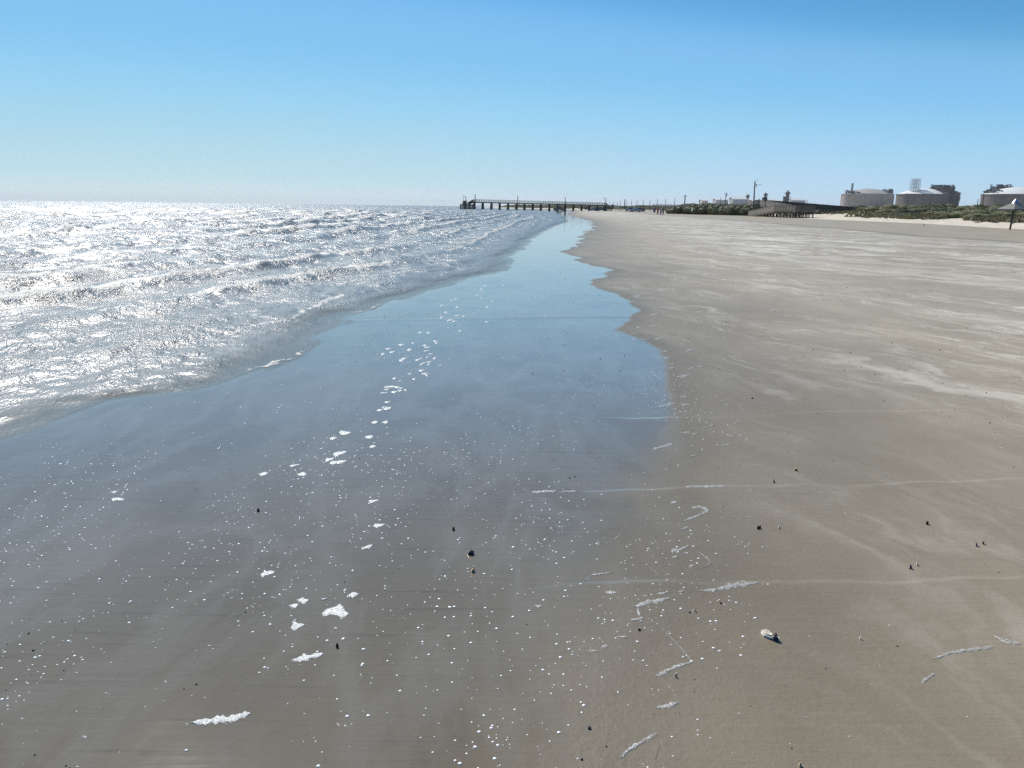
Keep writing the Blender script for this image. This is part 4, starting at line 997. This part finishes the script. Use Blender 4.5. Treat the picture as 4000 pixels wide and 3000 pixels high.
o.tube([(-1.6, 0, .05), (-.8, .1, .15), (0, 0, .3), (.9, -.1, .14), (2.0, 0, .05)], [.03, .07, .10, .07, .03], 7); o.tube([(-.2, 0, .25), (.4, .3, .55), (.9, .4, .5)], [.06, .04, .02], 6); o.tube([(.6, 0, .2), (1.3, -.3, .3)], [.05, .02], 6)
o = o.build('driftwood', M['drift']); o.location = (b.x + 1, b.y + 4, gz(b.x + 1, b.y + 4)); tag(o, 'dark bare branch lying on the pale sand left of the shelter post', 'driftwood')
for px, py, lab in ((3608, 881, 'white scrap of litter on the edge of the pale sand'), (3876, 862, 'dark clump of weed on the pale sand behind the branch')):
    b = G(px, py); m = MB().ball((0, 0, .06), .16, .12, .09, 9, .5).build('litter' if px < 3700 else 'seaweed', M['white_paint'] if px < 3700 else M['drift']); m.location = (b.x, b.y, gz(b.x, b.y)); tag(m, lab, 'litter' if px < 3700 else 'seaweed')

# hip-roofed one-post shelter at the right edge
b = G(3944.5, 897); YS = b.y
o = empty('picnic_shelter', (b.x, YS, gz(b.x, YS)), R(12), label='one-post picnic shelter with a pyramid roof and a sun glint at the right edge', cat='shelter')
MB().tube([(0, 0, -.3), (.12, 0, 1.98)], .085, 10).build('post', basic('purple_brown_post', (.06, .045, .05), .5), o, True)
hw = 1.12; zr_ = 1.93
m = MB().add([(-hw+.2, -hw, zr_), (hw+.2, -hw, zr_), (hw+.2, hw, zr_), (-hw+.2, hw, zr_), (.2, 0, zr_ + .74), (-hw+.2, -hw, zr_ - .04), (hw+.2, -hw, zr_ - .04), (hw+.2, hw, zr_ - .04), (-hw+.2, hw, zr_ - .04), (.2, 0, zr_ + .68)],
             [(0, 1, 4), (1, 2, 4), (2, 3, 4), (3, 0, 4), (6, 5, 9), (7, 6, 9), (8, 7, 9), (5, 8, 9)])
m.build('roof', basic('roof_sheet', (.26, .235, .19), .3, .15, 3, .8), o)
m = MB()
for a_, b_ in (((-hw, -hw), (hw, -hw)), ((hw, -hw), (hw, hw)), ((hw, hw), (-hw, hw)), ((-hw, hw), (-hw, -hw))): m.bar((a_[0] * 1.01 + .2, a_[1] * 1.01, zr_ - .03), (b_[0] * 1.01 + .2, b_[1] * 1.01, zr_ - .03), .05, .13)
for sx, sy in ((-1, -1), (1, -1), (1, 1), (-1, 1)): m.bar((.12, 0, 1.55), (sx * hw * .8 + .2, sy * hw * .8, zr_ + .08), .05)
m.build('fascia', M['steel_dark'], o)
MB().lathe((.2, 0, zr_ + .60), [(.34, 0), (.02, .43), (.005, .44)], 28).build('roof_cap', M['chrome'], o, True)  # polished cone added at the apex, its slope chosen to throw the sun glint
m = MB().box((.38, 0, .76), (.95, .6, .06)); m.build('table_top', M['timber_dark'], o); m = MB().bar((.03, 0, .45), (.5, 0, .73), .06); m.build('bracket', M['steel_dark'], o)

# ---------------------------------------------------------------- people
def skinned(name, pts, edges, rad, mat, par, root=0, sub=1):
    me = bpy.data.meshes.new(name); me.from_pydata(pts, edges, []); me.materials.append(mat)
    o = bpy.data.objects.new(name, me); C.objects.link(o); m = o.modifiers.new('skin', 'SKIN'); m.use_smooth_shade = True
    if not me.skin_vertices: me.attributes.new
    for i, v in enumerate(me.skin_vertices[0].data): v.radius = (rad[i], rad[i]); v.use_root = (i == root)
    s_ = o.modifiers.new('sub', 'SUBSURF'); s_.levels = sub; s_.render_levels = sub
    if par is not None: parent(o, par)
    return o
def person(px, py, h, top, trousers, hair, label, stride=.18, arm=.12, rz=0.0):
    g = G(px, py); o = empty('person', (g.x, g.y, gz(g.x, g.y)), rz, label=label, cat='person', group='walkers on the open sand')
    S = h / 1.75
    def V(*p): return tuple(q * S for q in p)
    sk = basic('skin_tone', (.38, .24, .17), .6, .08, 10)
    P = [V(0, 0, .95), V(0, -.01, 1.15), V(0, 0, 1.38), V(0, 0, 1.48), V(0, -.01, 1.56), V(0, 0, 1.66),
         V(.17, 0, 1.40), V(.23, .02, 1.13), V(.24, -arm, .88), V(.24, -arm - .02, .80),
         V(-.17, 0, 1.40), V(-.23, -.02, 1.13), V(-.24, arm, .88), V(-.24, arm + .02, .80),
         V(.09, 0, .88), V(.10, -stride * .45, .50), V(.10, -stride, .08), V(.11, -stride - .14, .03),
         V(-.09, 0, .88), V(-.10, stride * .35, .50), V(-.10, stride, .09), V(-.11, stride - .14, .03)]
    E = [(0, 1), (1, 2), (2, 3), (3, 4), (4, 5), (2, 6), (6, 7), (7, 8), (8, 9), (2, 10), (10, 11), (11, 12), (12, 13), (0, 14), (14, 15), (15, 16), (16, 17), (0, 18), (18, 19), (19, 20), (20, 21)]
    Rd = [.13, .125, .13, .055, .075, .085, .05, .042, .030, .034, .05, .042, .030, .034, .085, .06, .04, .03, .085, .06, .04, .03]
    for hand, sg in ((9, 1), (13, -1)):                     # fingers and thumb
        hx, hy, hz_ = P[hand]
        for k in range(5):
            if k < 4: q = (hx + sg * .004, hy + (-.027 + .018 * k) * S, hz_ - .075 * S - .01 * S * (k in (1, 2)))
            else: q = (hx - sg * .02 * S, hy - .045 * S, hz_ - .045 * S)
            P.append(q); E.append((hand, len(P) - 1)); Rd.append(.009)
    body = skinned('body', P, E, [q * S for q in Rd], sk, o)
    tv = [P[i] for i in (0, 1, 2, 6, 7, 8, 10, 11, 12)]
    skinned('top', tv, [(0, 1), (1, 2), (2, 3), (3, 4), (4, 5), (2, 6), (6, 7), (7, 8)], [q * S for q in (.165, .16, .16, .085, .070, .05, .085, .070, .05)], basic('top_cloth', top, .85, .12, 8), o)
    lv = [P[i] for i in (0, 14, 15, 16, 18, 19, 20)]
    skinned('trousers', lv, [(0, 1), (1, 2), (2, 3), (0, 4), (4, 5), (5, 6)], [q * S for q in (.150, .115, .085, .062, .115, .085, .062)], basic('trouser_cloth', trousers, .85, .12, 8), o)
    m = MB().ball(V(0, .025, 1.685), .098 * S, .10 * S, .105 * S, 12, lo=-.5); m.build('hair', basic('hair_' + hair, {'dark': (.03, .022, .018), 'fair': (.30, .22, .13)}[hair], .7), o, True)
    m = MB().ball(V(0, -.092, 1.64), .014 * S, .02 * S, .02 * S, 6); m.ball(V(.03, -.08, 1.665), .01 * S, n=6); m.ball(V(-.03, -.08, 1.665), .01 * S, n=6); m.ball(V(0, -.085, 1.60), .022 * S, .01 * S, .006 * S, 6); m.build('face', sk, o, True)
    return o
person(2568.5, 840.5, 1.66, (.42, .045, .035), (.03, .02, .022), 'dark', 'person in a red top and black trousers walking, left of three', .16, .10, .15)
person(2580.5, 841.5, 1.74, (.40, .42, .62), (.09, .085, .17), 'fair', 'person in a pale blue top and blue trousers walking, middle of three', -.12, -.1, -.1)
person(2590.0, 840.0, 1.64, (.035, .04, .06), (.05, .05, .065), 'dark', 'person in dark clothes walking, right of three', .14, .12, .05)

# ---------------------------------------------------------------- shrubs and dune grass
def shrub_proto(seed, w, h, n, mat, lean=0.0, leaf=.22, trunk=True):
    rn = np.random.default_rng(seed); lob = [(rn.uniform(-.5, .5) * w, rn.uniform(-.5, .5) * w, rn.uniform(.25, .7) * h, rn.uniform(.25, .5)) for _ in range(9)]
    vs = []; fs = []
    while len(fs) < n:
        lx, ly, lz, lr = lob[rn.integers(len(lob))]
        d = rn.normal(size=3); d /= np.linalg.norm(d); q = rn.uniform(.55, 1.08) ** .5
        x = lx * .75 + d[0] * lr * w * .62 * q; y = ly * .75 + d[1] * lr * w * .62 * q; z = lz + d[2] * lr * h * .75 * q
        if z < -.1 or z > h * 1.1: continue
        x += lean * z
        nrm = d + rn.normal(size=3) * .38 + np.array([0, 0, .25]); nrm /= np.linalg.norm(nrm)
        a = np.cross(nrm, rn.normal(size=3)); a /= np.linalg.norm(a); b_ = np.cross(nrm, a); sz = leaf * rn.uniform(.5, 1.2)
        p = np.array([x, y, z]); k = len(vs); vs += [tuple(p - a * sz), tuple(p + b_ * sz * .6), tuple(p + a * sz), tuple(p - b_ * sz * .6)]; fs.append((k, k + 1, k + 2, k + 3))
    o = empty('shrub', (0, 0, -500), 0); cm = MB().add(vs, fs)
    for lx, ly, lz, lr in lob: cm.ball((lx * .75 + lean * lz, ly * .75, lz), lr * w * .50, lr * w * .50, lr * h * .58, 10, .12)
    cm.build('crown', mat, o)
    m = MB()
    for k in range(6):
        t = k * 1.05; m.tube([(0, 0, -.4), (.2 * w * math.cos(t) + lean * h * .3, .2 * w * math.sin(t), h * .35), (.32 * w * math.cos(t) + lean * h * .6, .32 * w * math.sin(t), h * .65)], [.07, .045, .02], 5)
    m.build('stem', M['drift'], o)
    return o
def put(proto, first, x, y, sx, sz, rz, label, grp):
    o = proto if first else copy_tree(proto)
    o.location = (x, y, gz(x, y) - .1); o.scale = (sx, sx, sz); o.rotation_euler = (0, 0, rz); tag(o, label, 'shrub', grp)
tall = [shrub_proto(s_, 6.5, 2.6, 1500, M['leaf_dark'], .05, .24) for s_ in (1, 2, 3)]
low = [shrub_proto(s_ + 10, 4.6, 1.15, 1100, M['leaf_olive'], .35, .15) for s_ in range(4)] + [shrub_proto(s_ + 20, 4.6, 1.2, 1100, M['leaf_dark'], .3, .16) for s_ in range(2)]
fresh = {id(p): True for p in tall + low}
def place(p, x, y, sx, sz, lab, grp, rz=None):
    put(p, fresh[id(p)], x, y, sx, sz, random.uniform(-.4, .4) if rz is None else rz, lab, grp); fresh[id(p)] = False
def top_z(px): return np.interp(px, [2640, 2662, 2690, 2720, 2760, 2800, 2860, 2950], [806, 793, 789, 788, 786, 787, 789, 790])
for i, px in enumerate(np.linspace(2652, 2952, 26)):
    for row in (0, 1):
        Yt = 248 + row * 16 + random.uniform(-3, 3) - (px - 2650) * .12; x = at(px + row * 5, 800, Yt).x; zt = at(px, top_z(px) + random.uniform(-1.5, 2.5), Yt).z
        g = gz(x, Yt); s_ = max(.5, (zt - g) / 2.75)
        place(random.choice(tall), x, Yt, random.uniform(.75, 1.05), s_, 'tall dark green shrub in the thicket left of the walkover', 'tall dark shrubs left of the walkover', random.uniform(0, 6))
def region(px):
    if px < 2700: return 'at the far left end of the dune scrub'
    if px < 2930: return 'on the sand edge in front of the dark thicket'
    if px < 3110: return 'around the walkover posts'
    if px < 3281: return 'on the dune between the walkover and the leftmost tank'
    if px < 3490: return 'on the dune in front of the leftmost tank'
    if px < 3730: return 'on the dune in front of the middle tank'
    if px < 3825: return 'on the dune between the middle and the rightmost tank'
    return 'on the dune in front of the rightmost tank'
def proj(x, y, z):
    d = Vector((x, y, z)) - Vector((0, 0, EYE)); dep = d.dot(f); return W / 2 + F * d.dot(r) / dep, H / 2 - F * d.dot(u) / dep
cnt = 0
for row, (d0, n_) in enumerate(((13.5, 46), (18, 50), (23, 54), (29, 54), (36, 50))):
    for k in range(n_):
        Yt = 64 * (330 / 64) ** (k / n_ + random.uniform(-.008, .008)); x = float(fx(TOE, Yt)) + d0 + random.uniform(-2.5, 2.5)
        if abs(Yt - 182) < 19 and d0 < 20: continue
        if abs(Yt - 200) < 4: continue
        px, _ = proj(x, Yt, 1)
        if px > 4500: continue
        if row == 0 and random.random() < .35: continue
        p = random.choice(low if row else low[:4]); s_ = random.uniform(.7, 1.25)
        dk = p in low[4:]
        place(p, x, Yt, s_ * (1.1 if row else .8), s_ * (1.0 + .25 * (row > 2)) * (.8 if row == 0 else 1), '%s scrub mound %s, %s' % (('olive', 'dark green')[dk], region(px), ('lowest row', 'second row', 'middle row', 'upper row', 'back row')[row]),
              'scrub mounds on the dune')
for i in range(26):                                            # far shrubs on the point beyond the pier
    Yt = random.uniform(600, 1250); x = float(fx(TOE, Yt)) + random.uniform(14, 60); place(random.choice(tall), x, Yt, random.uniform(1.6, 3.0), random.uniform(.5, .95), 'far dark shrub on the low point seen beneath the pier', 'far shrubs beyond the pier')
Yt = 620; x = at(2290, 806, Yt).x; place(tall[0], x, Yt, .75, 1.35, 'rounded grey green bush behind the land half of the pier', None)
for i, px in enumerate((3778, 3786, 3797, 3806, 3812)):
    Yt = 420; x = at(px, 806, Yt).x; place(tall[i % 3], x, Yt, .55, random.uniform(1.0, 1.5), 'distant dark tree top between the middle and rightmost tanks', 'distant tree tops between the tanks')
# grass and herbs over the whole dune: nobody could count them
n = 60000; Yg = 60 * (1300 / 60) ** RNG.random(n); dg = 10 + 60 * RNG.random(n) ** 1.3; Xg = np.interp(Yg, *TOE) + dg + (RNG.random(n) - .5) * 2
dens = fbm(Xg * .12, Yg * .12, 120); kp = (dens > .47 - .012 * np.clip(dg - 8, 0, 20)) & ~((np.abs(Yg - 182) < 20) & (dg < 16)); Xg, Yg, dg = Xg[kp], Yg[kp], dg[kp]; n = len(Xg)
Zg = sand_height(Xg, Yg); th = RNG.random(n) * math.pi; sz = (.16 + .22 * RNG.random(n)) * (1 + Yg / 350); hh = (.22 + .35 * RNG.random(n)) * (1 + Yg / 600); ln = RNG.normal(size=n) * .1 + .12
cx, cy = np.cos(th) * sz, np.sin(th) * sz
co = np.stack([np.stack([Xg - cx, Yg - cy, Zg - .03], 1), np.stack([Xg + cx, Yg + cy, Zg - .03], 1), np.stack([Xg + cx * .35 + ln, Yg + cy * .35, Zg + hh], 1), np.stack([Xg - cx * .15 + ln, Yg - cy * .15, Zg + hh * .9], 1)], 1).reshape(-1, 3)
g = mesh_np('dune_grass', co, np.arange(n * 4).reshape(-1, 4), M['grass'], smooth=False); tag(g, 'tufted grass and low herbs covering the dunes', 'grass', kind='stuff')

# ---------------------------------------------------------------- air
HAZE = 0.00009
t = bpy.data.materials.new('haze'); t.use_nodes = True; nt = t.node_tree; nt.nodes.clear()
out = nt.nodes.new('ShaderNodeOutputMaterial'); pv = nt.nodes.new('ShaderNodeVolumePrincipled'); pv.inputs['Color'].default_value = (.92, .95, 1, 1); pv.inputs['Density'].default_value = HAZE; pv.inputs['Anisotropy'].default_value = .2
nt.links.new(pv.outputs[0], out.inputs['Volume'])
hb = MB().box((0, 0, 26), (19000, 19000, 62)).build('haze', t); tag(hb, 'thin pale sea haze over the beach', 'haze', kind='stuff')

# ---------------------------------------------------------------- light
AZ, EL = R(-26), R(43)                                  # sun: left of the view, fairly high
sdir = Vector((math.sin(AZ) * math.cos(EL), math.cos(AZ) * math.cos(EL), math.sin(EL)))
sl_ = bpy.data.lights.new('sun', 'SUN'); sl_.energy = 4.8; sl_.angle = R(.53); sl_.color = (1, .96, .90)
so = bpy.data.objects.new('sun', sl_); C.objects.link(so); so.rotation_euler = (-sdir).to_track_quat('-Z', 'Y').to_euler()
w = bpy.data.worlds.new('World'); sc.world = w; w.use_nodes = True; nt = w.node_tree; nt.nodes.clear()
out = nt.nodes.new('ShaderNodeOutputWorld'); bg = nt.nodes.new('ShaderNodeBackground'); sky = nt.nodes.new('ShaderNodeTexSky')
sky.sky_type = 'NISHITA'; sky.sun_disc = False; sky.sun_elevation = EL; sky.sun_rotation = AZ; sky.altitude = 0; sky.air_density = .6; sky.dust_density = 0; sky.ozone_density = 6.0
bg.inputs[1].default_value = .13
cv = nt.nodes.new('ShaderNodeRGBCurve')                  # the camera's shoulder on the bright horizon
CVP = [[(.142, .12), (.17, .215), (.201, .238), (.259, .32), (.40, .45), (.566, .53), (.684, .62), (1.25, .72)],      # red: sky value -> radiance
       [(.278, .385), (.324, .505), (.391, .565), (.484, .64), (.65, .70), (.827, .745), (.939, .785), (1.25, .84)],
       [(.564, .70), (.669, .87), (.783, .885), (.872, .90), (1.0, .86), (1.067, .84), (1.25, .84)]]
for ci, pts in enumerate(CVP):
    c_ = cv.mapping.curves[ci]; c_.points[0].location = (0, 0); c_.points[1].location = (1, pts[-1][1] * .5)
    for a_, b_ in pts[:-1]: c_.points.new(a_ * .8, b_ * .5)
cv.mapping.use_clip = False; cv.mapping.update()
def vscale(inp, k):
    q_ = nt.nodes.new('ShaderNodeVectorMath'); q_.operation = 'SCALE'; q_.inputs['Scale'].default_value = k; nt.links.new(inp, q_.inputs[0]); return q_.outputs[0]
bg.inputs[1].default_value = .13
nt.links.new(vscale(sky.outputs[0], .08), cv.inputs[1]); nt.links.new(vscale(cv.outputs[0], 2 / .13), bg.inputs[0]); nt.links.new(bg.outputs[0], out.inputs[0])
sc.view_settings.view_transform = 'Standard'; sc.view_settings.look = 'None'; sc.view_settings.exposure = 0.0; sc.view_settings.gamma = 1
sc.render.engine = 'CYCLES'; sc.cycles.use_denoising = False; sc.cycles.max_bounces = 6; sc.cycles.volume_bounces = 0; sc.cycles.transparent_max_bounces = 16; sc.cycles.sample_clamp_indirect = 5
sc.cycles.caustics_reflective = False; sc.cycles.caustics_refractive = False
